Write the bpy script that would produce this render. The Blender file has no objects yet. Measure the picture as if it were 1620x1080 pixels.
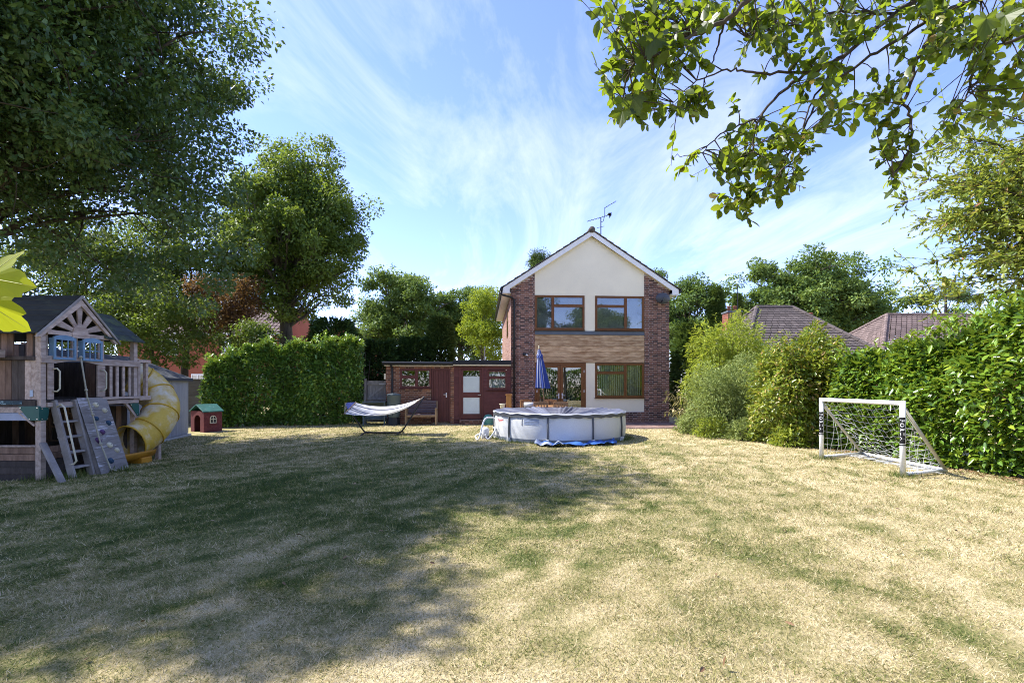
import bpy, bmesh, math, random
import numpy as np
from mathutils import Vector, Matrix, Euler

R = math.radians
rng = np.random.default_rng(7)
random.seed(7)
S = bpy.context.scene
COL = S.collection

# ------------------------------------------------------------------ camera, sky, sun, exposure
CAM_H = 1.57
cam_data = bpy.data.cameras.new('camera')
cam_data.lens = 17.0
cam_data.sensor_width = 36.0
cam_data.shift_y = 0.042
cam_data.clip_start = 0.05
cam_data.clip_end = 3000
cam = bpy.data.objects.new('camera', cam_data)
COL.objects.link(cam)
cam.location = (0, 0, CAM_H)
cam.rotation_euler = (R(90), 0, 0)
S.camera = cam

SUN_EL, SUN_AZ = R(51), R(13)          # sun to the left (-X), 13 degrees beyond it (+Y)
sun_dir = Vector((-math.cos(SUN_AZ) * math.cos(SUN_EL), math.sin(SUN_AZ) * math.cos(SUN_EL), math.sin(SUN_EL)))

world = bpy.data.worlds.new('World')
S.world = world
world.use_nodes = True
wn, wl = world.node_tree.nodes, world.node_tree.links
wn.clear()
w_out = wn.new('ShaderNodeOutputWorld')
w_bg = wn.new('ShaderNodeBackground')
w_sky = wn.new('ShaderNodeTexSky')
w_sky.sky_type = 'NISHITA'
w_sky.sun_disc = False
w_sky.sun_elevation = SUN_EL
w_sky.sun_rotation = R(-77)
w_sky.altitude = 1500
w_sky.air_density = 1.0
w_sky.dust_density = 0.15
w_sky.ozone_density = 2.5
w_bg.inputs['Strength'].default_value = 0.14
# thin cirrus: noise on the direction projected to a high flat layer
w_tc = wn.new('ShaderNodeTexCoord')
w_sep = wn.new('ShaderNodeSeparateXYZ')
wl.new(w_tc.outputs['Generated'], w_sep.inputs[0])
def wmath(op, a, b=None, clamp=False):
    n = wn.new('ShaderNodeMath'); n.operation = op; n.use_clamp = clamp
    for i, q in enumerate((a, b)):
        if q is None: continue
        if isinstance(q, (int, float)): n.inputs[i].default_value = q
        else: wl.new(q, n.inputs[i])
    return n.outputs[0]
zc = wmath('ADD', wmath('MAXIMUM', w_sep.outputs[2], 0.0), 0.10)
px = wmath('DIVIDE', w_sep.outputs[0], zc)
py = wmath('DIVIDE', w_sep.outputs[1], zc)
w_cmb = wn.new('ShaderNodeCombineXYZ')
wl.new(px, w_cmb.inputs[0]); wl.new(py, w_cmb.inputs[1])
w_map = wn.new('ShaderNodeMapping')
w_map.inputs['Rotation'].default_value = (0, 0, R(22))
w_map.inputs['Scale'].default_value = (1.5, 0.42, 1)
w_map.inputs['Location'].default_value = (5.3, 0.9, 0)
wl.new(w_cmb.outputs[0], w_map.inputs[0])
def wnoise(scale, detail, rough, dist, vec):
    n = wn.new('ShaderNodeTexNoise')
    n.inputs['Scale'].default_value = scale; n.inputs['Detail'].default_value = detail
    n.inputs['Roughness'].default_value = rough; n.inputs['Distortion'].default_value = dist
    wl.new(vec, n.inputs['Vector'])
    return n.outputs['Fac']
n1 = wnoise(1.25, 10, 0.66, 1.3, w_map.outputs[0])
n2 = wnoise(0.42, 3, 0.5, 0.3, w_cmb.outputs[0])
cl = wmath('ADD', wmath('MULTIPLY', n1, 0.75), wmath('MULTIPLY', n2, 0.45))
w_rmp = wn.new('ShaderNodeValToRGB')
w_rmp.color_ramp.elements[0].position = 0.545
w_rmp.color_ramp.elements[0].color = (0, 0, 0, 1)
w_rmp.color_ramp.elements[1].position = 0.80
w_rmp.color_ramp.elements[1].color = (1, 1, 1, 1)
wl.new(cl, w_rmp.inputs[0])
w_mix = wn.new('ShaderNodeMixRGB')
wl.new(wmath('MULTIPLY', w_rmp.outputs[0], 0.34), w_mix.inputs[0])
w_tint = wn.new('ShaderNodeMixRGB'); w_tint.blend_type = 'MULTIPLY'; w_tint.inputs[0].default_value = 1.0
w_tint.inputs[2].default_value = (.82, .755, .97, 1)
wl.new(w_sky.outputs[0], w_tint.inputs[1])
wl.new(w_tint.outputs[0], w_mix.inputs[1])
w_mix.inputs[2].default_value = (4.0, 4.0, 4.5, 1)
wl.new(w_mix.outputs[0], w_bg.inputs['Color'])
wl.new(w_bg.outputs[0], w_out.inputs['Surface'])

sun_data = bpy.data.lights.new('sun', 'SUN')
sun_data.energy = 3.35
sun_data.angle = R(0.55)
sun_data.color = (1.0, 0.955, 0.88)
sun = bpy.data.objects.new('sun', sun_data)
COL.objects.link(sun)
sun.location = sun_dir * 60
sun.rotation_euler = (-sun_dir).to_track_quat('-Z', 'Y').to_euler()

S.view_settings.view_transform = 'Standard'
S.view_settings.look = 'None'
S.view_settings.gamma = 1.0
S.view_settings.exposure = 1.70
S.render.engine = 'CYCLES'
S.cycles.max_bounces = 6
S.cycles.diffuse_bounces = 3
S.cycles.glossy_bounces = 3
S.cycles.transmission_bounces = 4
S.cycles.transparent_max_bounces = 8
S.cycles.use_denoising = True
S.cycles.denoiser = 'OPENIMAGEDENOISE'
S.cycles.denoising_prefilter = 'NONE'
S.cycles.use_adaptive_sampling = False
S.cycles.filter_width = 1.0
S.cycles.caustics_reflective = False
S.cycles.caustics_refractive = False

# ------------------------------------------------------------------ helpers
F_PX = 765.0
def at(u, v, d):
    """a point seen at (u, v) of the photograph that stands d metres ahead"""
    return Vector(((u - 810.0) / F_PX * d, d, CAM_H - (v - 608.0) / F_PX * d))

def tag(o, label=None, cat=None, group=None, kind=None):
    if label: o['label'] = label
    if cat: o['category'] = cat
    if group: o['group'] = group
    if kind: o['kind'] = kind
    return o

def thing(name, label, cat, loc=(0, 0, 0), rz=0.0, group=None):
    o = bpy.data.objects.new(name, None)
    o.empty_display_size = 0.2
    COL.objects.link(o)
    o.location = loc
    o.rotation_euler = (0, 0, rz)
    return tag(o, label, cat, group)

def link(name, me, parent=None):
    o = bpy.data.objects.new(name, me)
    COL.objects.link(o)
    if parent is not None: o.parent = parent
    return o

def copy_tree(o, parent=None):
    c = o.copy(); COL.objects.link(c); c.parent = parent
    for ch in list(o.children): copy_tree(ch, c)
    return c

class MB:
    def __init__(s): s.v = []; s.f = []; s.a = []
    def add(s, vs, fs, rnd=None):
        b = len(s.v)
        s.v.extend([tuple(p) for p in vs]); s.f.extend([tuple(b + i for i in f) for f in fs])
        s.a.extend([random.random() if rnd is None else rnd] * len(vs))
        return s
    def box(s, x0, x1, y0, y1, z0, z1, rnd=None):
        v = [(x0,y0,z0),(x1,y0,z0),(x1,y1,z0),(x0,y1,z0),(x0,y0,z1),(x1,y0,z1),(x1,y1,z1),(x0,y1,z1)]
        return s.add(v, [(0,3,2,1),(4,5,6,7),(0,1,5,4),(1,2,6,5),(2,3,7,6),(3,0,4,7)], rnd)
    def obox(s, c, size, rot=(0, 0, 0)):
        m = Euler(rot).to_matrix(); c = Vector(c); h = [q / 2 for q in size]
        v = [c + m @ Vector((sx*h[0], sy*h[1], sz*h[2])) for sx, sy, sz in
             ((-1,-1,-1),(1,-1,-1),(1,1,-1),(-1,1,-1),(-1,-1,1),(1,-1,1),(1,1,1),(-1,1,1))]
        return s.add(v, [(0,3,2,1),(4,5,6,7),(0,1,5,4),(1,2,6,5),(2,3,7,6),(3,0,4,7)])
    def beam(s, p, q, w, h, up=(0, 0, 1)):
        """rectangular bar from p to q, w across, h along up"""
        p, q = Vector(p), Vector(q); d = (q - p).normalized(); up = Vector(up)
        if abs(d.dot(up)) > .99: up = Vector((0, 1, 0)) if abs(d.y) < .9 else Vector((1, 0, 0))
        sd = d.cross(up).normalized(); u = sd.cross(d).normalized()
        v = [e + sd*(a*w/2) + u*(b*h/2) for e in (p, q) for a, b in ((-1,-1),(1,-1),(1,1),(-1,1))]
        return s.add(v, [(0,1,2,3),(7,6,5,4),(0,4,5,1),(1,5,6,2),(2,6,7,3),(3,7,4,0)])
    def tube(s, pts, r, n=8, cap=True, rnd=None):
        pts = [Vector(p) for p in pts]; k = len(pts)
        rs = [r] * k if isinstance(r, (int, float)) else list(r)
        vs = []; pu = None
        for i, p in enumerate(pts):
            d = (pts[min(i+1, k-1)] - pts[max(i-1, 0)])
            d = d.normalized() if d.length > 1e-9 else Vector((0, 0, 1))
            if pu is None:
                ref = Vector((0, 0, 1)) if abs(d.z) < .9 else Vector((1, 0, 0))
                pu = d.cross(ref).normalized()
            else:
                pu = (pu - d * pu.dot(d))
                pu = pu.normalized() if pu.length > 1e-6 else d.orthogonal().normalized()
            w = d.cross(pu)
            for j in range(n):
                a = 2*math.pi*j/n
                vs.append(p + (pu*math.cos(a) + w*math.sin(a))*rs[i])
        fs = [(i*n+j, i*n+(j+1)%n, (i+1)*n+(j+1)%n, (i+1)*n+j) for i in range(k-1) for j in range(n)]
        if cap: fs += [tuple(range(n-1, -1, -1)), tuple((k-1)*n+j for j in range(n))]
        return s.add(vs, fs, rnd)
    def lathe(s, prof, n=24, c=(0, 0, 0)):
        vs = []; k = len(prof)
        for r, z in prof:
            for j in range(n):
                a = 2*math.pi*j/n
                vs.append((c[0]+r*math.cos(a), c[1]+r*math.sin(a), c[2]+z))
        fs = [(i*n+j, i*n+(j+1)%n, (i+1)*n+(j+1)%n, (i+1)*n+j) for i in range(k-1) for j in range(n)]
        if prof[0][0] > 1e-4: fs.append(tuple(range(n-1, -1, -1)))
        if prof[-1][0] > 1e-4: fs.append(tuple((k-1)*n+j for j in range(n)))
        return s.add(vs, fs)
    def prism(s, poly, axis, a0, a1):
        """poly: 2-D points in the two other axes (order x,y,z without axis)"""
        def mk(p, a):
            q = list(p); q.insert(axis, a); return tuple(q)
        n = len(poly)
        vs = [mk(p, a0) for p in poly] + [mk(p, a1) for p in poly]
        fs = [tuple(range(n-1, -1, -1)), tuple(range(n, 2*n))] + [(i, (i+1)%n, n+(i+1)%n, n+i) for i in range(n)]
        return s.add(vs, fs)
    def grid(s, fn, nu, nv, closed_u=False):
        vs = [fn(i/(nu if closed_u else nu-1), j/(nv-1)) for j in range(nv) for i in range(nu)]
        fs = []
        for j in range(nv-1):
            for i in range(nu if closed_u else nu-1):
                i2 = (i+1) % nu
                fs.append((j*nu+i, j*nu+i2, (j+1)*nu+i2, (j+1)*nu+i))
        return s.add(vs, fs)
    def mesh(s, name, mat, smooth=False):
        me = bpy.data.meshes.new(name)
        me.from_pydata(s.v, [], s.f)
        bm = bmesh.new(); bm.from_mesh(me); bmesh.ops.recalc_face_normals(bm, faces=bm.faces); bm.to_mesh(me); bm.free()
        at_ = me.attributes.new('rnd', 'FLOAT', 'POINT'); at_.data.foreach_set('value', s.a)
        if smooth: me.polygons.foreach_set('use_smooth', [True]*len(me.polygons))
        if mat is not None: me.materials.append(mat)
        me.update()
        return me
    def build(s, name, mat, parent=None, smooth=False, bevel=0.0, kind=None, label=None):
        o = link(name, s.mesh(name, mat, smooth), parent)
        if bevel:
            b = o.modifiers.new('bevel', 'BEVEL'); b.width = bevel; b.segments = 2; b.limit_method = 'ANGLE'; b.angle_limit = R(40)
        if smooth and not bevel:
            pass
        return tag(o, label=label, kind=kind)

# ------------------------------------------------------------------ materials
def nodes_of(name):
    m = bpy.data.materials.new(name); m.use_nodes = True
    nt = m.node_tree; nt.nodes.clear()
    out = nt.nodes.new('ShaderNodeOutputMaterial')
    return m, nt, out

def ramp(nt, fac, stops):
    n = nt.nodes.new('ShaderNodeValToRGB'); e = n.color_ramp.elements
    while len(e) < len(stops): e.new(0.5)
    for q, (p, c) in zip(e, stops): q.position = p; q.color = (*c, 1)
    nt.links.new(fac, n.inputs[0])
    return n.outputs[0]

def scl(c, k): return tuple(max(0.0, min(1.0, q*k)) for q in c)

def mat(name, col, rough=.7, var=.25, scale=6.0, bump=.15, spec=.3, metal=0.0, col2=None, stretch=(1, 1, 1), objvar=.12, fine=60.0, dirt=None, attr=0.0, coat=0.0):
    m, nt, out = nodes_of(name)
    N, L = nt.nodes, nt.links
    tc = N.new('ShaderNodeTexCoord'); mp = N.new('ShaderNodeMapping'); mp.inputs['Scale'].default_value = stretch
    oi = N.new('ShaderNodeObjectInfo')
    addv = N.new('ShaderNodeVectorMath'); addv.operation = 'MULTIPLY_ADD'
    cmb = N.new('ShaderNodeCombineXYZ')
    for i in range(3): L.new(oi.outputs['Random'], cmb.inputs[i])
    L.new(cmb.outputs[0], addv.inputs[0]); addv.inputs[1].default_value = (13.7, 7.3, 19.1)
    L.new(tc.outputs['Object'], addv.inputs[2])
    L.new(addv.outputs[0], mp.inputs[0])
    n = N.new('ShaderNodeTexNoise'); n.inputs['Scale'].default_value = scale; n.inputs['Detail'].default_value = 6; n.inputs['Roughness'].default_value = .65
    L.new(mp.outputs[0], n.inputs['Vector'])
    c_hi = col2 if col2 else scl(col, 1+var)
    c_lo = col if col2 else scl(col, 1-var)
    c = ramp(nt, n.outputs['Fac'], [(.3, c_lo), (.7, c_hi)])
    f = N.new('ShaderNodeTexNoise'); f.inputs['Scale'].default_value = fine; f.inputs['Detail'].default_value = 3
    L.new(mp.outputs[0], f.inputs['Vector'])
    hs = N.new('ShaderNodeHueSaturation'); L.new(c, hs.inputs['Color'])
    mr = N.new('ShaderNodeMath'); mr.operation = 'MULTIPLY_ADD'; mr.inputs[1].default_value = 2*objvar; mr.inputs[2].default_value = 1-objvar
    L.new(oi.outputs['Random'], mr.inputs[0])
    val = mr.outputs[0]
    if attr:
        a = N.new('ShaderNodeAttribute'); a.attribute_name = 'rnd'
        m2 = N.new('ShaderNodeMath'); m2.operation = 'MULTIPLY_ADD'; m2.inputs[1].default_value = 2*attr; m2.inputs[2].default_value = 1-attr
        L.new(a.outputs['Fac'], m2.inputs[0])
        m3 = N.new('ShaderNodeMath'); m3.operation = 'MULTIPLY'; L.new(val, m3.inputs[0]); L.new(m2.outputs[0], m3.inputs[1]); val = m3.outputs[0]
    m4 = N.new('ShaderNodeMath'); m4.operation = 'MULTIPLY_ADD'; m4.inputs[1].default_value = .3; m4.inputs[2].default_value = .85
    L.new(f.outputs['Fac'], m4.inputs[0])
    m5 = N.new('ShaderNodeMath'); m5.operation = 'MULTIPLY'; L.new(val, m5.inputs[0]); L.new(m4.outputs[0], m5.inputs[1])
    L.new(m5.outputs[0], hs.inputs['Value'])
    colout = hs.outputs[0]
    if dirt:
        dn = N.new('ShaderNodeTexNoise'); dn.inputs['Scale'].default_value = dirt[1]; dn.inputs['Detail'].default_value = 8; dn.inputs['Roughness'].default_value = .7
        L.new(mp.outputs[0], dn.inputs['Vector'])
        dr = ramp(nt, dn.outputs['Fac'], [(dirt[2], (0, 0, 0)), (dirt[3], (1, 1, 1))])
        mx = N.new('ShaderNodeMixRGB'); L.new(dr, mx.inputs[0]); L.new(colout, mx.inputs[1]); mx.inputs[2].default_value = (*dirt[0], 1)
        colout = mx.outputs[0]
    p = N.new('ShaderNodeBsdfPrincipled')
    L.new(colout, p.inputs['Base Color'])
    p.inputs['Roughness'].default_value = rough; p.inputs['Metallic'].default_value = metal
    p.inputs['Specular IOR Level'].default_value = spec
    p.inputs['Coat Weight'].default_value = coat
    if bump:
        b = N.new('ShaderNodeBump'); b.inputs['Strength'].default_value = bump; b.inputs['Distance'].default_value = .01
        ad = N.new('ShaderNodeMath'); ad.operation = 'ADD'; L.new(n.outputs['Fac'], ad.inputs[0]); L.new(f.outputs['Fac'], ad.inputs[1])
        L.new(ad.outputs[0], b.inputs['Height']); L.new(b.outputs[0], p.inputs['Normal'])
    L.new(p.outputs[0], out.inputs['Surface'])
    return m

def leafmat(name, stops, transl=.35, tcol=(.25, .33, .03), rough=.45, spec=.35):
    """stops: colours over the per-leaf attribute"""
    m, nt, out = nodes_of(name)
    N, L = nt.nodes, nt.links
    a = N.new('ShaderNodeAttribute'); a.attribute_name = 'rnd'
    c = ramp(nt, a.outputs['Fac'], stops)
    tc = N.new('ShaderNodeTexCoord')
    n = N.new('ShaderNodeTexNoise'); n.inputs['Scale'].default_value = .9; n.inputs['Detail'].default_value = 2
    L.new(tc.outputs['Object'], n.inputs['Vector'])
    hs = N.new('ShaderNodeHueSaturation'); L.new(c, hs.inputs['Color'])
    mv = N.new('ShaderNodeMath'); mv.operation = 'MULTIPLY_ADD'; mv.inputs[1].default_value = .9; mv.inputs[2].default_value = .55
    L.new(n.outputs['Fac'], mv.inputs[0]); L.new(mv.outputs[0], hs.inputs['Value'])
    p = N.new('ShaderNodeBsdfPrincipled'); L.new(hs.outputs[0], p.inputs['Base Color'])
    p.inputs['Roughness'].default_value = rough; p.inputs['Specular IOR Level'].default_value = spec
    t = N.new('ShaderNodeBsdfTranslucent')
    mx = N.new('ShaderNodeMixRGB'); mx.inputs[0].default_value = .75; L.new(hs.outputs[0], mx.inputs[1]); mx.inputs[2].default_value = (*tcol, 1)
    L.new(mx.outputs[0], t.inputs['Color'])
    ms = N.new('ShaderNodeMixShader'); ms.inputs[0].default_value = transl
    L.new(p.outputs[0], ms.inputs[1]); L.new(t.outputs[0], ms.inputs[2]); L.new(ms.outputs[0], out.inputs['Surface'])
    return m

def glassmat(name, base=.10, tint=(.86, .9, .9)):
    m, nt, out = nodes_of(name)
    N, L = nt.nodes, nt.links
    fr = N.new('ShaderNodeFresnel'); fr.inputs['IOR'].default_value = 1.52
    ad = N.new('ShaderNodeMath'); ad.operation = 'ADD'; ad.use_clamp = True; L.new(fr.outputs[0], ad.inputs[0]); ad.inputs[1].default_value = base
    tr = N.new('ShaderNodeBsdfTransparent'); tr.inputs[0].default_value = (*tint, 1)
    g = N.new('ShaderNodeBsdfGlossy'); g.inputs['Roughness'].default_value = .01
    n = N.new('ShaderNodeTexNoise'); n.inputs['Scale'].default_value = 1.3
    tc = N.new('ShaderNodeTexCoord'); L.new(tc.outputs['Object'], n.inputs['Vector'])
    b = N.new('ShaderNodeBump'); b.inputs['Strength'].default_value = .06; b.inputs['Distance'].default_value = .02
    L.new(n.outputs['Fac'], b.inputs['Height']); L.new(b.outputs[0], g.inputs['Normal'])
    ms = N.new('ShaderNodeMixShader'); L.new(ad.outputs[0], ms.inputs[0]); L.new(tr.outputs[0], ms.inputs[1]); L.new(g.outputs[0], ms.inputs[2])
    L.new(ms.outputs[0], out.inputs['Surface'])
    return m

# ------------------------------------------------------------------ noise on arrays
_tab = np.random.default_rng(3).random((256, 256))
def vnoise(x, y):
    xi = np.floor(x).astype(int); yi = np.floor(y).astype(int)
    fx = x - xi; fy = y - yi
    fx = fx*fx*(3-2*fx); fy = fy*fy*(3-2*fy)
    g = lambda a, b: _tab[a % 256, b % 256]
    return (g(xi, yi)*(1-fx)+g(xi+1, yi)*fx)*(1-fy) + (g(xi, yi+1)*(1-fx)+g(xi+1, yi+1)*fx)*fy
def fbm(x, y, o=4):
    s = 0; a = .5; t = 0
    for i in range(o):
        s = s + a*vnoise(x*2**i + 17.3*i, y*2**i + 5.1*i); t += a; a *= .5
    return s/t
def dryness(x, y):
    big = fbm(x/3.1 + 40, y/3.1 + 9, 3)
    ang = .35
    u = x*math.cos(ang) - y*math.sin(ang); v = x*math.sin(ang) + y*math.cos(ang)
    w = np.where(x > 1.5, x, u)
    z = np.where(x > 1.5, y, v)
    streak = fbm(w/.38 + 3, z/3.2 + 31, 4)
    fine = fbm(x/.22 + 7, y/.22 + 3, 3)
    mow = .06*np.sin(w*2*math.pi/.52 + 1.5*np.sin(z*.35))
    finer = fbm(x/.085 + 71, y/.085 + 13, 2)
    d = .74 + .40*(big-.5) + .50*(streak-.5) + .75*(fine-.5) + .8*(finer-.5) + mow
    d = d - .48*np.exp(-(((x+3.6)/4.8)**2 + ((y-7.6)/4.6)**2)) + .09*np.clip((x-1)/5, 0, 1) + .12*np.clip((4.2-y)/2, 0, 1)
    return np.clip(d, 0, 1)

# ------------------------------------------------------------------ leaves
SHAPES = {
    'dia': ([(0,0,0),(.42,.5,.08),(1,0,-.06),(.42,-.5,.08)], [(0,1,2),(0,2,3)]),
    'ell': ([(0,0,0),(.22,.36,.05),(.6,.46,.07),(1,0,-.08),(.6,-.46,.07),(.22,-.36,.05)], [(0,1,2,3),(0,3,4,5)]),
    'lance': ([(0,0,0),(.3,.5,.05),(.65,.36,.0),(1,0,-.16),(.65,-.36,.0),(.3,-.5,.05)], [(0,1,2,3),(0,3,4,5)]),
    'tri': ([(0,-.5,0),(0,.5,0),(1,0,0)], [(0,1,2)]),
    'oak': ([(0,0,0),(.25,.34,.05),(.38,.2,.03),(.6,.5,.06),(.72,.26,.02),(1,0,-.05),(.72,-.26,.02),(.6,-.5,.06),(.38,-.2,.03),(.25,-.34,.05)],
            [(0,1,2),(0,2,4,5),(2,3,4),(0,9,8)[::-1],(0,5,6,8),(8,6,7)[::-1]]),
}
def unit(a): return a/np.maximum(np.linalg.norm(a, axis=-1, keepdims=True), 1e-9)
def leaf_mesh(name, P, D, N, Ln, Wd, rnd, material, shape='dia'):
    tv, tf = SHAPES[shape]
    tv = np.array(tv); n = len(P); k = len(tv)
    D = unit(D); Sd = unit(np.cross(D, N)); N = np.cross(Sd, D)
    V = (P[:, None, :] + (Ln[:, None]*tv[None, :, 0])[..., None]*D[:, None, :] + (Wd[:, None]*tv[None, :, 1])[..., None]*Sd[:, None, :]
         + (Ln[:, None]*tv[None, :, 2])[..., None]*N[:, None, :]).reshape(-1, 3)
    me = bpy.data.meshes.new(name)
    me.vertices.add(n*k); me.vertices.foreach_set('co', V.astype(np.float32).ravel())
    lens = np.array([len(f) for f in tf]); flat = np.concatenate([np.array(f) for f in tf])
    idx = (np.arange(n)[:, None]*k + flat[None, :]).ravel()
    me.loops.add(len(idx)); me.loops.foreach_set('vertex_index', idx.astype(np.int32))
    L_ = np.tile(lens, n); st = np.concatenate([[0], np.cumsum(L_)[:-1]])
    me.polygons.add(len(L_)); me.polygons.foreach_set('loop_start', st.astype(np.int32)); me.polygons.foreach_set('loop_total', L_.astype(np.int32))
    a = me.attributes.new('rnd', 'FLOAT', 'POINT'); a.data.foreach_set('value', np.repeat(rnd, k).astype(np.float32))
    me.materials.append(material)
    me.update(calc_edges=True)
    return me

def clump_leaves(centers, radii, per, leaf, r, flat=.75, droop=.25, aspect=.55, up=1.0):
    """leaves spread through clumps; returns P, D, N, L, W, rnd"""
    nc = len(centers); n = nc*per
    c = np.repeat(np.asarray(centers), per, 0); rad = np.repeat(np.asarray(radii), per)
    d = unit(r.normal(size=(n, 3)))
    rr = r.random(n)**.40
    P = c + d*(rad*rr)[:, None]*np.array([1, 1, flat])
    D = unit(d*.7 + r.normal(size=(n, 3))*.7 + np.array([0, 0, -droop]))
    N = unit(np.array([0, 0, up]) + d*.5 + r.normal(size=(n, 3))*.55)
    Ln = leaf*(.7 + .6*r.random(n)); Wd = Ln*aspect*(.8+.4*r.random(n))
    tone = np.repeat(r.random(nc), per)*.45 + r.random(n)*.55
    return P, D, N, Ln, Wd, tone

def sample_crown(c, rad, n, r, zmin=-9, hollow=.45, per_lobe=6, spread=.36):
    """clump centres gathered in lobes over an ellipsoid; returns clumps, their lobe number and the lobe centres"""
    c = np.array(c, float); rad = np.array(rad, float)
    nl = max(6, n//per_lobe); lobes = []
    tries = 0
    while len(lobes) < nl:
        d = unit(r.normal(size=3)); q = (hollow + (.78-hollow)*r.random()**.5)*(.85+.3*r.random())
        p = c + d*q*rad; tries += 1
        if p[2] < zmin: continue
        if tries < nl*30 and any(np.linalg.norm((p-o)/rad) < .95*(nl**(-1/3)) for o in lobes): continue
        lobes.append(p)
    lobes = np.array(lobes); out = []; idx = []
    while len(out) < n:
        k = r.integers(nl); d = unit(r.normal(size=3)); d[2] = abs(d[2]) if r.random() < .45 else d[2]
        p = lobes[k] + d*rad*spread*(.55+.5*r.random()) 
        if p[2] < zmin: continue
        out.append(p); idx.append(k)
    return np.array(out), np.array(idx), lobes

def curve_pts(a, b, bend, k=6):
    a, b, bend = Vector(a), Vector(b), Vector(bend)
    m = (a+b)/2 + bend
    return [a*(1-t)**2 + m*2*t*(1-t) + b*t*t for t in [i/(k-1) for i in range(k)]]

def make_tree(name, label, cat, base, trunk_top, trunk_r, crown_c, crown_r, nclump, clump_r, per, leaf, lm, bark, seed, zmin=-9,
              shape='dia', group=None, hollow=.45, limbs=26, flat=.75, aspect=.55, droop=.25, extra=None, kindleaf='stuff'):
    r = np.random.default_rng(seed)
    t = thing(name, label, cat, base, 0, group)
    base = Vector(base)
    cs, lob_i, lobes = sample_crown(crown_c, crown_r, nclump, r, zmin, hollow)
    nl = len(lobes)
    if extra is not None:
        ex = np.array(extra); cs = np.vstack([cs, ex]); lob_i = np.concatenate([lob_i, [int(np.argmin(np.linalg.norm(lobes-q, axis=1))) for q in ex]])
    rs = clump_r*(.6 + .8*r.random(len(cs)))
    P, D, N, Ln, Wd, tone = clump_leaves(cs, rs, per, leaf, r, flat, droop, aspect)
    P = P - np.array(base)
    cr = link('crown', leaf_mesh('crown', P, D, N, Ln, Wd, tone, lm, shape), t); tag(cr, kind=kindleaf)
    m = MB()
    top = Vector(trunk_top) - base
    tp = [Vector((0, 0, -.1)), top*.08 + Vector((r.normal()*.05, r.normal()*.05, 0)), top*.4 + Vector((r.normal()*.15, r.normal()*.15, 0)), top*.75 + Vector((r.normal()*.2, r.normal()*.2, 0)), top]
    m.tube(tp, [trunk_r*1.45, trunk_r*1.05, trunk_r*.82, trunk_r*.42, trunk_r*.12], 12)
    for k in range(nl):
        e = Vector(lobes[k]) - base
        f = min(.9, max(.30, .22 + .5*(e.z/max(top.z, .1))))
        seg = f*4; k0 = int(min(3, seg)); s0 = tp[k0].lerp(tp[k0+1], seg-k0)
        ln = (e-s0).length
        pts = curve_pts(s0, e, Vector((r.normal()*.10, r.normal()*.10, .10))*ln, 7)
        pts = [p + Vector(r.normal(size=3)*.02*ln)*(0 < j < 6) for j, p in enumerate(pts)]
        r0 = trunk_r*(.14 + .20*r.random())
        m.tube(pts, [r0*(1-.13*j) for j in range(7)], 6)
        mine = np.where(lob_i == k)[0][:8]
        for i in mine:
            w = pts[4 + i % 3]; e2 = Vector(cs[i]) - base
            l2 = (e2-w).length
            q2 = curve_pts(w, e2, Vector(r.normal(size=3)*.15*l2), 5)
            m.tube(q2, [r0*.26, r0*.2, r0*.15, r0*.1, r0*.05], 4)
    m.build('trunk', bark, t, smooth=True)
    return t

# ------------------------------------------------------------------ shared materials
m_brick = None
def brickmat(name, stops):
    m, nt, out = nodes_of(name); N, L = nt.nodes, nt.links
    a = N.new('ShaderNodeAttribute'); a.attribute_name = 'rnd'
    c = ramp(nt, a.outputs['Fac'], stops)
    tc = N.new('ShaderNodeTexCoord')
    n = N.new('ShaderNodeTexNoise'); n.inputs['Scale'].default_value = 22; n.inputs['Detail'].default_value = 5
    L.new(tc.outputs['Object'], n.inputs['Vector'])
    w = N.new('ShaderNodeTexNoise'); w.inputs['Scale'].default_value = 1.1; w.inputs['Detail'].default_value = 3
    L.new(tc.outputs['Object'], w.inputs['Vector'])
    ad = N.new('ShaderNodeMath'); ad.operation = 'ADD'; L.new(n.outputs['Fac'], ad.inputs[0]); L.new(w.outputs['Fac'], ad.inputs[1])
    mv = N.new('ShaderNodeMath'); mv.operation = 'MULTIPLY_ADD'; mv.inputs[1].default_value = .6; mv.inputs[2].default_value = .4
    L.new(ad.outputs[0], mv.inputs[0])
    hs = N.new('ShaderNodeHueSaturation'); L.new(c, hs.inputs['Color']); L.new(mv.outputs[0], hs.inputs['Value'])
    p = N.new('ShaderNodeBsdfPrincipled'); L.new(hs.outputs[0], p.inputs['Base Color']); p.inputs['Roughness'].default_value = .85
    p.inputs['Specular IOR Level'].default_value = .2
    b = N.new('ShaderNodeBump'); b.inputs['Strength'].default_value = .3; b.inputs['Distance'].default_value = .006
    L.new(n.outputs['Fac'], b.inputs['Height']); L.new(b.outputs[0], p.inputs['Normal'])
    L.new(p.outputs[0], out.inputs['Surface'])
    return m
m_brick = brickmat('brick_dark', [(0, (.07, .038, .034)), (.35, (.17, .08, .058)), (.75, (.30, .145, .10)), (1, (.42, .24, .18))])
m_brick_or = brickmat('brick_orange', [(0, (.10, .045, .03)), (.4, (.22, .09, .05)), (.8, (.32, .14, .075)), (1, (.38, .20, .12))])
m_brick_red = brickmat('brick_red', [(0, (.25, .08, .05)), (1, (.42, .15, .09))])
m_mortar = mat('mortar', (.55, .47, .43), .95, .15, 14, .3)
m_mortar_or = mat('mortar_warm', (.42, .34, .27), .95, .15, 14, .3)
m_render = mat('cream_render', (.86, .79, .61), .9, .06, .9, .12, fine=180, objvar=.01)
m_white = mat('white_paint', (.80, .80, .79), .45, .05, 3, .03, objvar=.02)
m_upvc = mat('golden_oak_frame', (.17, .068, .020), .42, .3, 9, .05, stretch=(1, 1, 6), objvar=.06)
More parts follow.
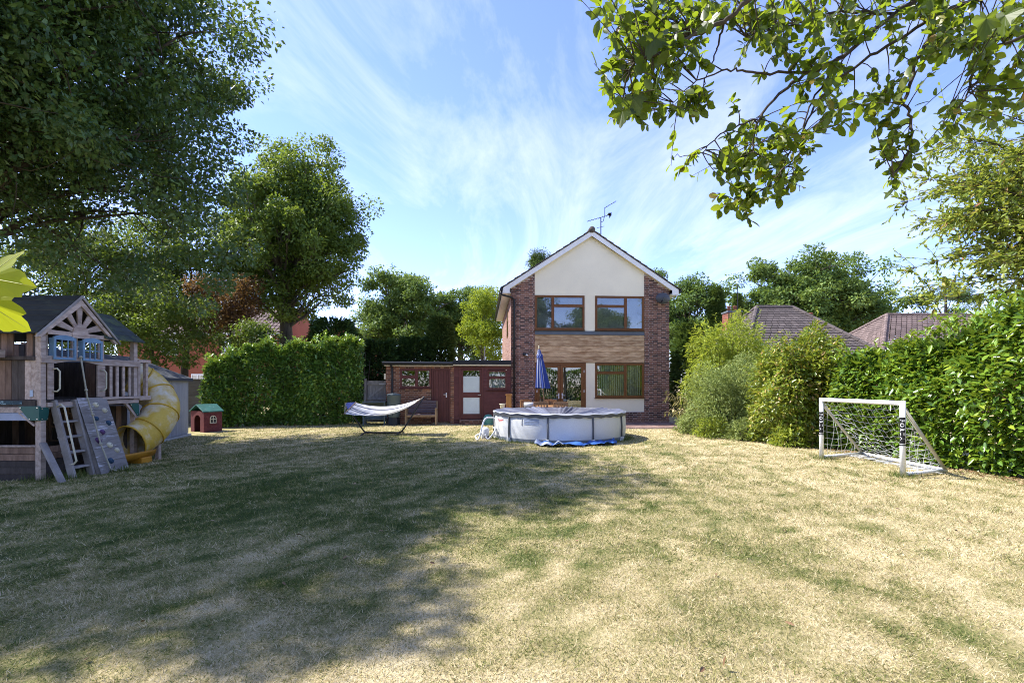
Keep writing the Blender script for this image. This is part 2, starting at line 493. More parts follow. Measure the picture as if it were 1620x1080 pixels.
m_glass = glassmat('window_glass', .09)
m_flash = mat('lead_flashing', (.10, .115, .13), .6, .15, 3, .08)
m_black = mat('black_plastic', (.018, .019, .022), .45, .2, 5, .04)
m_clad = mat('cladding_timber', (.27, .145, .065), .75, .4, 4.2, .22, col2=(.66, .47, .28), stretch=(.55, 1, 2.4), objvar=.22, fine=22, dirt=((.24, .125, .055), 3.0, .50, .74))
m_tile = mat('roof_tile', (.10, .085, .075), .9, .3, 7, .3, attr=.35, dirt=((.10, .10, .06), 5, .55, .75))
m_maroon = mat('maroon_paint', (.12, .038, .031), .5, .18, 3, .06, objvar=.05)
m_maroon_d = mat('maroon_door', (.105, .034, .028), .5, .18, 3, .06, objvar=.05)
m_blind = mat('blind_fabric', (.74, .73, .68), .8, .06, 4, .0)
m_dark_in = mat('interior_wall', (.34, .32, .29), .9, .1, 1, .0)
m_metal = mat('brushed_metal', (.55, .55, .55), .3, .1, 12, .02, metal=1)
m_cream = mat('cream_trim', (.70, .62, .46), .7, .08, 4, .05)
m_frost = mat('frosted_pane', (.60, .66, .62), .35, .06, 2.2, .02, spec=.5)
m_curtain = mat('net_curtain', (.72, .73, .76), .8, .08, 7, .1, stretch=(6, 1, .5))
m_paving = brickmat('paving_brick', [(0, (.16, .10, .09)), (.5, (.22, .14, .12)), (1, (.30, .21, .18))])
m_grey_wood = mat('weathered_grey_wood', (.17, .16, .145), .85, .4, 4, .3, col2=(.33, .31, .28), stretch=(2, 2, .5), objvar=.15)
m_bark = mat('oak_bark', (.055, .045, .032), .95, .4, 7, .9, col2=(.16, .14, .10), stretch=(1, 1, .25), fine=25)
m_bark_d = mat('dark_bark', (.03, .026, .02), .95, .4, 8, .6, col2=(.09, .075, .055), stretch=(1, 1, .3), fine=30)

# ------------------------------------------------------------------ lawn
m, nt, out = nodes_of('dry_lawn'); N, L = nt.nodes, nt.links
a = N.new('ShaderNodeAttribute'); a.attribute_name = 'dry'
tc = N.new('ShaderNodeTexCoord')
nz = N.new('ShaderNodeTexNoise'); nz.inputs['Scale'].default_value = 48; nz.inputs['Detail'].default_value = 6; nz.inputs['Roughness'].default_value = .7
mpn = N.new('ShaderNodeMapping'); mpn.inputs['Scale'].default_value = (1, .55, 1); L.new(tc.outputs['Object'], mpn.inputs[0]); L.new(mpn.outputs[0], nz.inputs['Vector'])
ad = N.new('ShaderNodeMath'); ad.operation = 'MULTIPLY_ADD'; ad.inputs[1].default_value = 1.5; L.new(nz.outputs['Fac'], ad.inputs[0])
sb = N.new('ShaderNodeMath'); sb.operation = 'SUBTRACT'; L.new(a.outputs['Fac'], sb.inputs[0]); sb.inputs[1].default_value = .84
L.new(sb.outputs[0], ad.inputs[2])
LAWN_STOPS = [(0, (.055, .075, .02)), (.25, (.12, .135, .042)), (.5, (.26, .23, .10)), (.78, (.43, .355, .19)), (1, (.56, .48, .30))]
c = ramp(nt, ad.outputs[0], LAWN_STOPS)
p = N.new('ShaderNodeBsdfPrincipled'); L.new(c, p.inputs['Base Color']); p.inputs['Roughness'].default_value = .95; p.inputs['Specular IOR Level'].default_value = .1
b = N.new('ShaderNodeBump'); b.inputs['Strength'].default_value = .9; b.inputs['Distance'].default_value = .03; L.new(nz.outputs['Fac'], b.inputs['Height']); L.new(b.outputs[0], p.inputs['Normal'])
L.new(p.outputs[0], out.inputs['Surface'])
m_lawn = m

xs = np.concatenate([[-900, -300, -120, -60, -35], np.arange(-20, 20.01, .2), [35, 60, 120, 300, 900]])
ys = np.concatenate([[-300, -100, -40, -15, -5], np.arange(0, 20.01, .2), [24, 30, 40, 60, 100, 200, 400, 900]])
X, Y = np.meshgrid(xs, ys); nx, ny = len(xs), len(ys)
def lawn_z(x, y):
    near = np.clip((18.5-np.abs(x))/6, 0, 1)*np.clip((17.5-y)/5, 0, 1)*np.clip((y+1)/2, 0, 1)
    return (.05*(fbm(x/1.7+5, y/1.7+11, 3)-.5)+.02*(fbm(x/.45, y/.45, 2)-.5))*near
Z = lawn_z(X, Y)
me = bpy.data.meshes.new('lawn')
me.vertices.add(nx*ny); me.vertices.foreach_set('co', np.stack([X, Y, Z], -1).astype(np.float32).ravel())
ii, jj = np.meshgrid(np.arange(nx-1), np.arange(ny-1))
q = np.stack([jj*nx+ii, jj*nx+ii+1, (jj+1)*nx+ii+1, (jj+1)*nx+ii], -1).reshape(-1, 4)
me.loops.add(q.size); me.loops.foreach_set('vertex_index', q.astype(np.int32).ravel())
me.polygons.add(len(q)); me.polygons.foreach_set('loop_start', (np.arange(len(q))*4).astype(np.int32)); me.polygons.foreach_set('loop_total', np.full(len(q), 4, np.int32))
me.polygons.foreach_set('use_smooth', np.ones(len(q), bool))
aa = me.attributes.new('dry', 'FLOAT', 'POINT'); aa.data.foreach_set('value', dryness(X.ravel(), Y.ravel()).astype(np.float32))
me.materials.append(m_lawn); me.update(calc_edges=True)
lawn = link('lawn', me); tag(lawn, 'mown lawn of straw coloured and green patches', 'lawn', kind='structure')

# ------------------------------------------------------------------ grass blades
m, nt, out = nodes_of('grass_blade'); N, L = nt.nodes, nt.links
a = N.new('ShaderNodeAttribute'); a.attribute_name = 'rnd'
c = ramp(nt, a.outputs['Fac'], [(0, (.060, .105, .020)), (.28, (.14, .18, .042)), (.5, (.30, .285, .10)), (.75, (.50, .42, .215)), (1, (.70, .60, .385))])
p = N.new('ShaderNodeBsdfPrincipled'); L.new(c, p.inputs['Base Color']); p.inputs['Roughness'].default_value = .7; p.inputs['Specular IOR Level'].default_value = .2
t = N.new('ShaderNodeBsdfTranslucent'); L.new(c, t.inputs['Color'])
ms = N.new('ShaderNodeMixShader'); ms.inputs[0].default_value = .3; L.new(p.outputs[0], ms.inputs[1]); L.new(t.outputs[0], ms.inputs[2]); L.new(ms.outputs[0], out.inputs['Surface'])
m_blade = m
POOL_C, POOL_R = (1.41, 14.55), 1.95
def blades(y0, y1, dens, h, w, r):
    area = 0; xmax = 1.12*y1 + 1.2
    n = int(dens*(y1-y0)*2*xmax)
    x = r.uniform(-xmax, xmax, n); y = r.uniform(y0, y1, n)
    keep = (np.abs(x) < 1.12*y+1.2) & (x > -9.6) & (x < 8.3)
    keep &= (x-POOL_C[0])**2 + (y-POOL_C[1])**2 > (POOL_R+.02)**2
    # thin where the turf is worn
    keep &= fbm(x/.5+50, y/.5+20, 2) > .30*r.random(n)
    x, y = x[keep], y[keep]; n = len(x)
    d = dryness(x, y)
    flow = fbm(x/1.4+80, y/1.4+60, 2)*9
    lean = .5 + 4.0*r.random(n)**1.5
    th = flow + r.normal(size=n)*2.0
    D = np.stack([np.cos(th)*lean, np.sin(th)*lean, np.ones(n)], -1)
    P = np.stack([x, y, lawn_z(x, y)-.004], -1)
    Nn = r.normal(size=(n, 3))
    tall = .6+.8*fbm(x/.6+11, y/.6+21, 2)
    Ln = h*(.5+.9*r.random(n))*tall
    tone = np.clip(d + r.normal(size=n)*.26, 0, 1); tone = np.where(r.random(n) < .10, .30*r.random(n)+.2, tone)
    return P, D, Nn, Ln, w*(.7+.6*r.random(n)), tone
gr = np.random.default_rng(21)
parts = [blades(1.6, 4.2, 9000, .036, .0050, gr), blades(4.2, 7.5, 3800, .042, .0072, gr), blades(7.5, 12, 1300, .05, .012, gr), blades(12, 18.6, 420, .055, .017, gr)]
# longer tufts round the feet of things
def ring_tufts(cx, cy, rad, n, h, r, tone0=.25):
    a = r.uniform(0, 2*math.pi, n); q = rad + np.abs(r.normal(size=n))*.09
    x, y = cx+np.cos(a)*q, cy+np.sin(a)*q
    D = np.stack([r.normal(size=n)*.35, r.normal(size=n)*.35, np.ones(n)], -1)
    return np.stack([x, y, lawn_z(x, y)-.005], -1), D, r.normal(size=(n, 3)), h*(.4+.9*r.random(n)), np.full(n, .010), np.clip(tone0 + r.normal(size=n)*.15, 0, 1)
parts.append(ring_tufts(POOL_C[0], POOL_C[1], POOL_R+.03, 2600, .10, gr, .22))
for (fx, fy) in ((-7.7, 7.9), (-7.35, 8.06), (-7.1, 8.75), (-7.7, 9.84), (-7.75, 10.5), (6.69, 8.28), (6.56, 10.25), (-7.6, 8.3), (-7.5, 8.5)):
    parts.append(ring_tufts(fx, fy, .08, 170, .13, gr, .2))
cat_ = [np.concatenate([q[i] for q in parts]) for i in range(6)]
go = link('grass', leaf_mesh('grass', *cat_, m_blade, 'tri'))
tag(go, 'short dry and green grass blades covering the lawn', 'grass', kind='stuff')
del parts, cat_

# ------------------------------------------------------------------ house frame of reference
HX, HY, HR = -.04, 19.4, math.atan2(.061, .998)
SL = .653
def zb(x): return 5.436 + SL*(x if x <= 3.25 else 6.5-x)

def bricks(mb, a0, a1, z0, z1, place, top=None, start=0):
    """Flemish bond on a wall: place(a, z, out) -> point; top(a) = height limit"""
    row = 0; z = z0
    while z + .02 < z1:
        zt = min(z+.059, z1); a = a0; k = (row+start) % 2
        off = 0 if row % 2 == 0 else -.163
        a = a0+off
        i = 0
        while a < a1:
            ln = .214 if (i % 2 == 0) else .103
            s, e = max(a, a0), min(a+ln, a1)
            if e-s > .02:
                zz = zt
                ok = True
                if top is not None:
                    lim = min(top(s), top(e))
                    if lim < z+.02: ok = False
                    zz = min(zz, lim)
                if ok:
                    o = .010 + random.random()*.003
                    vs = [place(s, z, 0), place(e, z, 0), place(e, zz, 0), place(s, zz, 0), place(s, z, o), place(e, z, o), place(e, zz, o), place(s, zz, o)]
                    rr = random.random()*.7 + (.0 if ln > .15 else .25)
                    if random.random() < .07: rr = .02
                    mb.add(vs, [(4,5,6,7),(0,1,5,4),(1,2,6,5),(2,3,7,6),(3,0,4,7)], rr)
            a += ln+.015; i += 1
        z += .075; row += 1
    return mb

house = thing('detached_house', 'two storey brick house with cream rendered gable and timber cladding', 'house', (HX, HY, 0), HR)
front = lambda a, z, o: (a, .012-o, z)
left = lambda a, z, o: (.012-o, a, z)
# masonry cores (mortar colour shows between the bricks)
core = MB()
for x0, x1 in ((.012, .955), (5.45, 6.488)):
    core.prism([(x0, 0), (x1, 0), (x1, zb(x1)-.0), (x0, zb(x0)-.0)], 1, .012, .3)
core.box(3.04, 5.45, .012, .3, 0, .47)
core.prism([(.012, 0), (8.5, 0), (8.5, 5.43), (.012, 5.43)], 0, .012, .28)      # left side
core.prism([(.3, 0), (8.5, 0), (8.5, 5.43), (.3, 5.43)], 0, 6.22, 6.488)       # right side
core.box(.28, 6.22, 8.2, 8.5, 0, 5.43)
core.build('wall', m_mortar, house)
bk = MB()
bricks(bk, 0.0, .955, .0, 6.4, front, zb)
bricks(bk, 5.45, 6.5, .0, 6.4, front, zb, 1)
bricks(bk, 3.04, 5.45, .0, .47, front)
bk.build('brickwork', m_brick, house, kind='stuff')
bk = MB(); bricks(bk, .012, 8.5, 2.3, 5.42, left); bk.build('brickwork', brickmat('brick_sunlit', [(0, (.30, .17, .14)), (1, (.52, .36, .30))]), house, kind='stuff', label='side wall brickwork with sunlight painted in as paler pink')  # sunlight on the side wall is put into its colour as paler, pinker brick
# render
MB().prism([(.957, 5.172), (5.448, 5.172), (5.448, zb(5.448)+.03), (3.25, zb(3.25)+.03), (.957, zb(.957)+.03)], 1, .02, .28).build('rendered_panel', m_render, house, label='smooth cream render of the gable')
MB().box(2.992, 3.418, .022, .28, 3.73, 5.17).build('rendered_panel', m_render, house)
MB().box(3.042, 3.418, .022, .28, 1.002, 2.448).build('rendered_panel', m_render, house)
MB().box(3.042, 5.452, .02, .28, .472, 1.0).build('rendered_panel', m_render, house)
# interior shell so that panes look into a room
inn = MB()
inn.box(.28, 6.22, .3, 8.2, .02, .12); inn.box(.28, 6.22, .3, 8.2, 2.55, 2.75); inn.box(.28, 6.22, 3.6, 3.75, .12, 2.55); inn.box(.28, 6.22, 3.4, 3.55, 2.75, 5.3); inn.box(.28, 6.22, .3, 8.2, 5.3, 5.4)
inn.build('room_shell', m_dark_in, house)
# cladding boards
bh = (3.575-2.452)/5
for i in range(5):
    z0 = 2.452 + i*bh
    MB().prism([(-.012, z0+.004), (.03, z0+.004), (.03, z0+bh-.003), (.0, z0+bh-.003)], 0, .958, 5.447).build('cladding_board', m_clad, house)
MB().box(.958, 5.447, .03, .28, 2.45, 3.58).build('cladding_backing', m_black, house)
fl = MB(); fl.prism([(-.03, 3.58), (.28, 3.58), (.28, 3.735), (.0, 3.735)], 0, .957, 5.449); fl.build('lead_flashing', m_flash, house)

def window(parent, x0, x1, z0, z1, panes, fr, blind=None, y0=.0, depth=.09, t=.055, glass=None, sill=True, bars=.055, pane_mats=None, name='window'):
    """frame with openings cut for the panes (fractions x0,x1,z0,z1 of the outer frame)"""
    w = x1-x0; h = z1-z0
    mb = MB()
    mb.box(x0, x0+t, y0, y0+depth, z0, z1); mb.box(x1-t, x1, y0, y0+depth, z0, z1)
    mb.box(x0+t, x1-t, y0+.001, y0+depth, z0, z0+t); mb.box(x0+t, x1-t, y0+.001, y0+depth, z1-t, z1)
    xsx = sorted({round(p[0], 3) for p in panes} | {round(p[1], 3) for p in panes})
    for xm in xsx:
        if .01 < xm < .99: mb.box(x0+w*xm-bars/2, x0+w*xm+bars/2, y0+.003, y0+depth, z0+t, z1-t)
    for p in panes:
        a0 = max(x0+t, x0+w*p[0]+bars/2); a1 = min(x1-t, x0+w*p[1]-bars/2)
        if p[2] > .01: mb.box(a0, a1, y0+.002, y0+depth, z0+h*p[2]-bars/2, z0+h*p[2]+bars/2)
    fo = mb.build(name, fr, parent, bevel=.006)
    for k, p in enumerate(panes):
        a0 = max(x0+t, x0+w*p[0]+bars/2); a1 = min(x1-t, x0+w*p[1]-bars/2)
        c0 = max(z0+t, z0+h*p[2]+bars/2); c1 = min(z1-t, z0+h*p[3]-bars/2)
        g = MB()
        s = .028                               # sash inside the frame
        sm = MB()
        sm.box(a0, a0+s, y0-.008, y0+.05, c0, c1); sm.box(a1-s, a1, y0-.008, y0+.05, c0, c1)
        sm.box(a0+s, a1-s, y0-.007, y0+.05, c0, c0+s); sm.box(a0+s, a1-s, y0-.007, y0+.05, c1-s, c1)
        sm.build('sash', fr, fo, bevel=.004)
        g.box(a0+s, a1-s, y0+.02, y0+.026, c0+s, c1-s)
        g.build('pane', (pane_mats or {}).get(k, glass or m_glass), fo)
        if blind == 'venetian':
            vb = MB(); n = int((c1-c0-2*s)/.043)
            for i in range(n):
                zz = c0+s+.02+i*.043
                vb.obox(((a0+a1)/2, y0+.10, zz), (a1-a0-2*s-.01, .036, .003), (R(52), 0, 0))
            vb.build('venetian_blind', m_blind, fo, kind='stuff')
        if blind == 'vertical':
            n = int((a1-a0)/.088)
            for i in range(n):
                xx = a0+.05+i*.088
                v = MB(); v.obox((xx, y0+.085, (c0+c1)/2), (.08, .004, c1-c0), (0, 0, R(36)+random.gauss(0, .05)))
                v.build('blind_vane', m_blind, fo)
    if sill:
        MB().prism([(y0-.06, z0-.028), (y0+depth, z0-.028), (y0+depth, z0-.002), (y0-.06, z0-.010)], 0, x0-.03, x1+.03).build('sill', fr, fo, bevel=.004)
    return fo

window(house, .97, 2.985, 3.775, 5.165, [(0, .357, 0, 1), (.357, 1, 0, .70), (.357, 1, .70, 1)], m_upvc, 'venetian')
window(house, 3.425, 5.44, 3.775, 5.165, [(0, .62, 0, .70), (0, .62, .70, 1), (.62, 1, 0, 1)], m_upvc, 'venetian')
window(house, 3.425, 5.44, 1.04, 2.44, [(0, .615, 0, .72), (0, .615, .72, 1), (.615, 1, 0, 1)], m_upvc, 'vertical')
# french doors
fd = MB()
fd.box(.96, 1.04, .0, .10, .1, 2.445); fd.box(2.96, 3.04, .0, .10, .1, 2.445); fd.box(1.04, 2.96, .001, .10, 2.37, 2.445); fd.box(1.04, 2.96, .001, .10, .1, .16)
fdo = fd.build('french_door_frame', m_upvc, house, bevel=.006)
MB().box(.9, 3.1, -.12, .28, .0, .10).build('door_threshold', m_paving, house)
for (a0, a1, hx) in ((1.045, 1.997, 1.93), (2.003, 2.955, 2.07)):
    lf = MB(); t_ = .115
    lf.box(a0, a0+t_, -.01, .06, .165, 2.365); lf.box(a1-t_, a1, -.01, .06, .165, 2.365); lf.box(a0+t_, a1-t_, -.009, .06, .165, .33); lf.box(a0+t_, a1-t_, -.009, .06, 2.25, 2.365)
    lo = lf.build('french_door_leaf', m_upvc, house, bevel=.006)
    MB().box(a0+t_, a1-t_, .02, .026, .33, 2.25).build('pane', m_glass, lo)
    hd = MB(); hd.box(hx-.018, hx+.018, -.02, -.01, 1.0, 1.22); sg = -1 if hx < 2 else 1
    hd.tube([(hx, -.02, 1.13), (hx, -.06, 1.13), (hx+sg*.12, -.062, 1.13)], .011, 8); hd.build('handle', m_white, lo)
    for i in range(9):
        if hx > 2 and i > 5: continue
        xx = a0+.15+i*.085
        v = MB(); v.obox((xx, .16, 1.3), (.075, .004, 1.9), (0, 0, R(70)+random.gauss(0, .08))); v.build('blind_vane', m_blind, lo)
    for hz in (.5, 1.3, 2.1):
        he = a0-.004 if hx > 1.99 and sg < 0 else (a1+.004 if sg > 0 else a0)
        MB().box(he-.012, he+.012, -.018, .0, hz-.05, hz+.05).build('hinge', m_white, lo)
# side window on the left wall
sw = MB(); sw.box(-.012, .05, 2.3, 2.36, 3.7, 5.0); sw.box(-.012, .05, 3.24, 3.3, 3.7, 5.0); sw.box(-.011, .05, 2.36, 3.24, 3.7, 3.76); sw.box(-.011, .05, 2.36, 3.24, 4.94, 5.0)
swo = sw.build('side_window', m_upvc, house); MB().box(-.002, .004, 2.36, 3.24, 3.76, 4.94).build('pane', m_glass, swo)

# roof: deck, tiles, ridge, barge boards
ang = math.atan(SL)
OV = .36                                   # horizontal eaves overhang
dk = MB()
for sgn in (1, -1):
    xe = -OV if sgn > 0 else 6.5+OV
    z_e = 5.436 - SL*OV; za = zb(3.25)
    p0, p1 = (xe, z_e+.17), (3.25, za+.17)
    dk.prism([p0, p1, (3.25, za+.20), (xe, z_e+.20)], 1, -.14, 8.72)
dk.build('roof_deck', m_black, house)
tl = MB(); n_c = 13
Ls = (3.25+OV+.02)/math.cos(ang)
for sgn in (1, -1):
    for i in range(n_c):
        s0 = i*Ls/n_c; ln = Ls/n_c+.075
        for k in range(27):
            y0 = -.19 + k*.331
            # slope coordinates -> points
            def pt(s, up):
                x = -OV-.04+s*math.cos(ang)-up*math.sin(ang); z = 5.436-SL*(OV+.04)+.205+s*math.sin(ang)+up*math.cos(ang)
                return (x if sgn > 0 else 6.5-x, z)
            jit = random.gauss(0, .0025)
            a, b_, c_, d_ = pt(s0, .034+jit), pt(s0+ln, .004), pt(s0, .062+jit), pt(s0+ln, .030)
            y1 = y0+.327
            vs = [(a[0], y0, a[1]), (b_[0], y0, b_[1]), (b_[0], y1, b_[1]), (a[0], y1, a[1]), (c_[0], y0, c_[1]), (d_[0], y0, d_[1]), (d_[0], y1, d_[1]), (c_[0], y1, c_[1])]
            tl.add(vs, [(0,3,2,1),(4,5,6,7),(0,1,5,4),(1,2,6,5),(2,3,7,6),(3,0,4,7)])
tl.build('roof_tiles', m_tile, house, kind='stuff')
rm = MB()
rm.tube([(0, -.22, 0), (0, .22, 0)], [.125, .118], 14)
rme = rm.mesh('ridge_tile', m_tile, True)
for k in range(20):
    o = link('ridge_tile', rme, house); o.location = (3.25, .02+k*.44, zb(3.25)+.235)
for sgn in (1, -1):
    f = lambda x: x if sgn > 0 else 6.5-x
    b0 = MB()
    xe = -OV+.04; zz = 5.436+SL*xe
    b0.prism([(f(xe), zz-.02), (f(xe+.26), zz-.02), (f(xe+.26), zz+SL*.26-.012), (f(3.25), zb(3.25)-.012), (f(3.25), zb(3.25)+.20), (f(xe), zz+.20)], 1, -.15, -.125)
    b0.build('barge_board', m_white, house)
    so = MB(); so.prism([(f(xe), zz+.0), (f(.0), zz+.0), (f(.0), zz+.02), (f(xe), zz+.02)], 1, -.12, 8.6); so.build('soffit', m_white, house)
    us = MB(); us.prism([(f(.0), 5.40), (f(3.25), zb(3.25)+.08), (f(3.25), zb(3.25)+.10), (f(.0), 5.44)], 1, -.123, .02); us.build('verge_soffit', m_cream, house)
    fc = MB(); fc.box(min(f(xe-.02), f(xe)), max(f(xe-.02), f(xe)), -.12, 8.6, zz-.01, zz+.19); fc.build('fascia', m_white, house)
    gt = MB(); gx = f(xe-.08); gt.tube([(gx, -.15, zz+.13), (gx, 8.65, zz+.13)], .058, 10); gt.build('gutter', m_black, house)
gx = -OV-.04; zz = 5.436-SL*OV
dp = MB(); dp.tube([(gx, -.06, zz+.10), (gx, -.07, zz-.02), (gx+.06, -.08, zz-.06), (.05, -.085, zz-.16), (.12, -.07, zz-.24), (.12, -.07, .05)], .036, 10)
for zc_ in (4.6, 3.4, 2.2, 1.0): dp.box(.07, .17, -.06, .01, zc_, zc_+.05)
dp.build('downpipe', m_black, house, smooth=True)
dp2 = MB(); dp2.tube([(5.98, -.005, .1), (5.98, -.005, 5.4)], .007, 6); dp2.build('cable', m_black, house)

# satellite dish and wall light
sd = thing('satellite_dish', 'dark grey satellite dish on the brick pier beside the upstairs window', 'satellite dish', (HX, HY, 0), HR)
g = MB(); g.grid(lambda u, v: (6.13+.30*v*math.cos(2*math.pi*u), -.34+.10*v*v, 5.05+.225*v*math.sin(2*math.pi*u)), 28, 7, True); 
o = g.build('reflector', mat('dish_grey', (.07, .075, .085), .5, .1, 4, .02), sd, smooth=True); so_ = o.modifiers.new('solid', 'SOLIDIFY'); so_.thickness = .012
b0 = MB(); b0.tube([(6.13, -.3, 5.05), (6.13, -.15, 5.02), (6.16, .005, 4.98)], .022, 8); b0.box(6.10, 6.22, -.012, .006, 4.9, 5.06); b0.build('bracket', m_black, sd)
b0 = MB(); b0.tube([(6.0, -.30, 4.86), (5.95, -.62, 4.86)], .011, 6); b0.tube([(5.95, -.58, 4.86), (5.95, -.68, 4.9)], .03, 8); b0.build('feed_arm', m_black, sd)
wl_ = thing('security_light', 'small black security light on the brick pier above the patio', 'light', (HX, HY, 0), HR)
b0 = MB(); b0.lathe([(.0, -.06), (.05, -.055), (.065, 0), (.05, .055), (.0, .06)], 12, (.53, -.07, 2.78)); b0.box(.5, .56, -.02, .004, 2.74, 2.82); b0.build('lamp_body', m_black, wl_)
b0 = MB(); b0.obox((.63, -.08, 2.75), (.09, .07, .05), (0, R(12), 0)); b0.build('sensor', m_white, wl_)

# rooftop aerial
ae = thing('television_aerial', 'thin roof mast with two aerials above the house ridge', 'aerial', (HX, HY, 0), HR)
b0 = MB(); b0.tube([(3.95, 1.2, 7.3), (3.95, 1.2, 8.75)], .022, 8); b0.build('mast', m_black, ae)
b0 = MB(); b0.tube([(3.95, 1.2, 8.55), (4.05, 1.2, 8.6), (4.12, 1.2, 8.85), (4.12, 1.2, 9.2)], .014, 6); b0.tube([(3.75, 1.1, 8.27), (4.12, 1.3, 8.42)], .010, 6)
b0.build('stay', m_black, ae)
def yagi(p, q, n, w, parent, name):
    b = MB(); p, q = Vector(p), Vector(q); b.tube([p, q], .011, 6)
    for i in range(n):
        c = p.lerp(q, (i+.5)/n); b.tube([c+Vector((0, -w, 0)), c+Vector((0, w, 0))], .006, 4)
    return b.build(name, m_metal if 0 else m_black, parent)
yagi((3.35, 1.2, 8.58), (4.4, 1.2, 8.9), 9, .17, ae, 'boom')
yagi((4.12, 1.2, 9.18), (4.62, 1.2, 9.48), 5, .14, ae, 'boom')
b0 = MB(); b0.obox((4.36, 1.2, 8.87), (.02, .35, .14)); b0.obox((4.30, 1.2, 8.91), (.10, .3, .015)); b0.build('reflector', m_black, ae)

# patio of paving bricks
pat = MB(); pat.box(-.5, 6.9, -2.6, .0, -.03, .030); po = pat.build('patio', m_mortar)
po.location = (HX, HY, 0); po.rotation_euler = (0, 0, HR); tag(po, 'brick paved patio along the back of the house', 'patio', kind='structure')
pb = MB()
for j in range(23):
    for i in range(34):
        x0 = -.5 + i*.216 + (.108 if j % 2 else 0); y0 = -2.6+j*.111
        if x0+.21 > 6.9: continue
        zt = .040+random.random()*.004
        pb.box(x0+.004, x0+.21, y0+.004, y0+.106, .02, zt)
pbo = pb.build('paving_bricks', m_paving, po, kind='stuff')

# ------------------------------------------------------------------ flat roofed outbuilding
ob = thing('outbuilding', 'flat roofed brick and maroon outbuilding joined to the house side', 'outbuilding', (HX, HY, 0), HR)
c0 = MB()
c0.box(-4.95, -4.42, .052, .2, 0, 2.32); c0.box(-4.42, -3.17, .052, .2, 0, 1.40); c0.box(-2.42, -2.28, .052, .2, 0, 2.32)
c0.box(-4.95, -4.8, .2, 3.6, 0, 2.32); c0.box(-4.8, -.05, 3.4, 3.6, 0, 2.32); c0.box(-4.42, -2.42, .052, .2, 2.2, 2.32)
c0.box(-2.05, -1.12, -.18, .08, 0, .17)
c0.build('wall', m_mortar_or, ob)
bk = MB(); fo_ = lambda a, z, o: (a, .052-o, z)
bricks(bk, -4.96, -4.42, 0, 2.32, fo_); bricks(bk, -4.42, -3.17, 0, 1.40, fo_); bricks(bk, -2.42, -2.28, 0, 2.32, fo_); bricks(bk, -4.42, -2.42, 2.205, 2.32, fo_)
bricks(bk, .052, 3.6, 0, 2.3, lambda a, z, o: (-4.95-o, a, z))
bricks(bk, -2.05, -1.12, 0, .17, lambda a, z, o: (a, -.18-o, z))
bk.build('brickwork', m_brick_or, ob, kind='stuff')
MB().box(-4.8, -.05, .25, 3.4, .0, .06).build('floor_slab', m_mortar, ob)
rf = MB(); rf.box(-5.03, -2.30, -.10, 3.7, 2.36, 2.46); rf.build('flat_roof', m_black, ob)
rf = MB(); rf.box(-2.296, -.0, -.14, 3.7, 2.40, 2.52); rf.build('flat_roof', m_black, ob)
MB().box(-5.05, -2.30, -.125, -.10, 2.33, 2.475).build('fascia', m_black, ob, bevel=.006)
MB().box(-2.296, -.0, -.165, -.14, 2.365, 2.535).build('fascia', m_black, ob, bevel=.006)
MB().box(-5.0, -2.30, -.09, .05, 2.30, 2.345).build('soffit', m_cream, ob)
MB().box(-2.296, -.0, -.13, .02, 2.315, 2.38).build('soffit', m_cream, ob)
g = MB(); g.tube([(-5.06, -.17, 2.42), (-2.32, -.17, 2.40)], .05, 10); g.build('gutter', m_black, ob)
g = MB(); g.tube([(-4.72, -.17, 2.38), (-4.72, -.08, 2.28), (-4.70, .0, 2.2), (-4.70, .0, 1.2)], .042, 10); g.build('downpipe', m_black, ob)
window(ob, -4.42, -3.17, 1.42, 2.2, [(0, .53, 0, .58), (0, .53, .58, 1), (.53, 1, 0, 1)], m_maroon, None, .03, .08, .06, sill=True, bars=.07)
# boarded maroon door
dr = MB(); dr.box(-3.16, -3.10, .02, .12, .05, 2.2); dr.box(-2.48, -2.42, .02, .12, .05, 2.2); dr.box(-3.10, -2.48, .021, .12, 2.14, 2.2)
dro = dr.build('door_frame', m_maroon_d, ob, bevel=.005)
for i in range(6):
    MB().box(-3.098+i*.103, -3.098+i*.103+.100, .045, .08, .08, 2.138).build('door_board', m_maroon_d, dro, bevel=.005)
hd = MB(); hd.box(-2.60, -2.56, .03, .044, 1.06, 1.24); hd.tube([(-2.58, .03, 1.17), (-2.58, -.01, 1.17), (-2.69, -.012, 1.17)], .011, 8); hd.build('handle', m_white, dro)
# maroon boarded front with glazed door
for i in range(15):
    z0 = .17+i*.143; z1 = min(z0+.139, 2.32)
    for (a0, a1) in ((-2.275, -2.07), (-1.10, -.93), (-.17, -.005)) if 1.33 < z0+.07 < 2.18 else ((-2.275, -2.07), (-1.10, -.005)):
        MB().prism([(.03, z0), (.06, z0), (.06, z1), (.042, z1)], 0, a0, a1).build('wall_board', m_maroon, ob)
MB().box(-2.276, -.004, .06, .16, 2.22, 2.33).build('lintel', m_maroon, ob)
MB().box(-2.276, -2.07, .06, .1, .0, 2.22).build('wall_backing', m_maroon, ob); MB().box(-1.10, -.004, .06, .1, .0, 1.36).build('wall_backing', m_maroon, ob)
window(ob, -.95, -.15, 1.36, 2.15, [(0, 1, 0, .62), (0, 1, .62, 1)], m_maroon, None, .02, .08, .05, bars=.06)
cu = MB(); cu.grid(lambda u, v: (-.92+.74*u, .14+.02*math.sin(u*40), 1.4+.72*v), 60, 2); cu.build('net_curtain', m_curtain, ob, smooth=True)
gf = MB(); gf.box(-2.07, -2.0, .0, .1, .17, 2.26); gf.box(-1.17, -1.10, .0, .1, .17, 2.26); gf.box(-2.0, -1.17, .001, .1, 2.2, 2.26)
gfo = gf.build('door_frame', m_maroon, ob, bevel=.005)
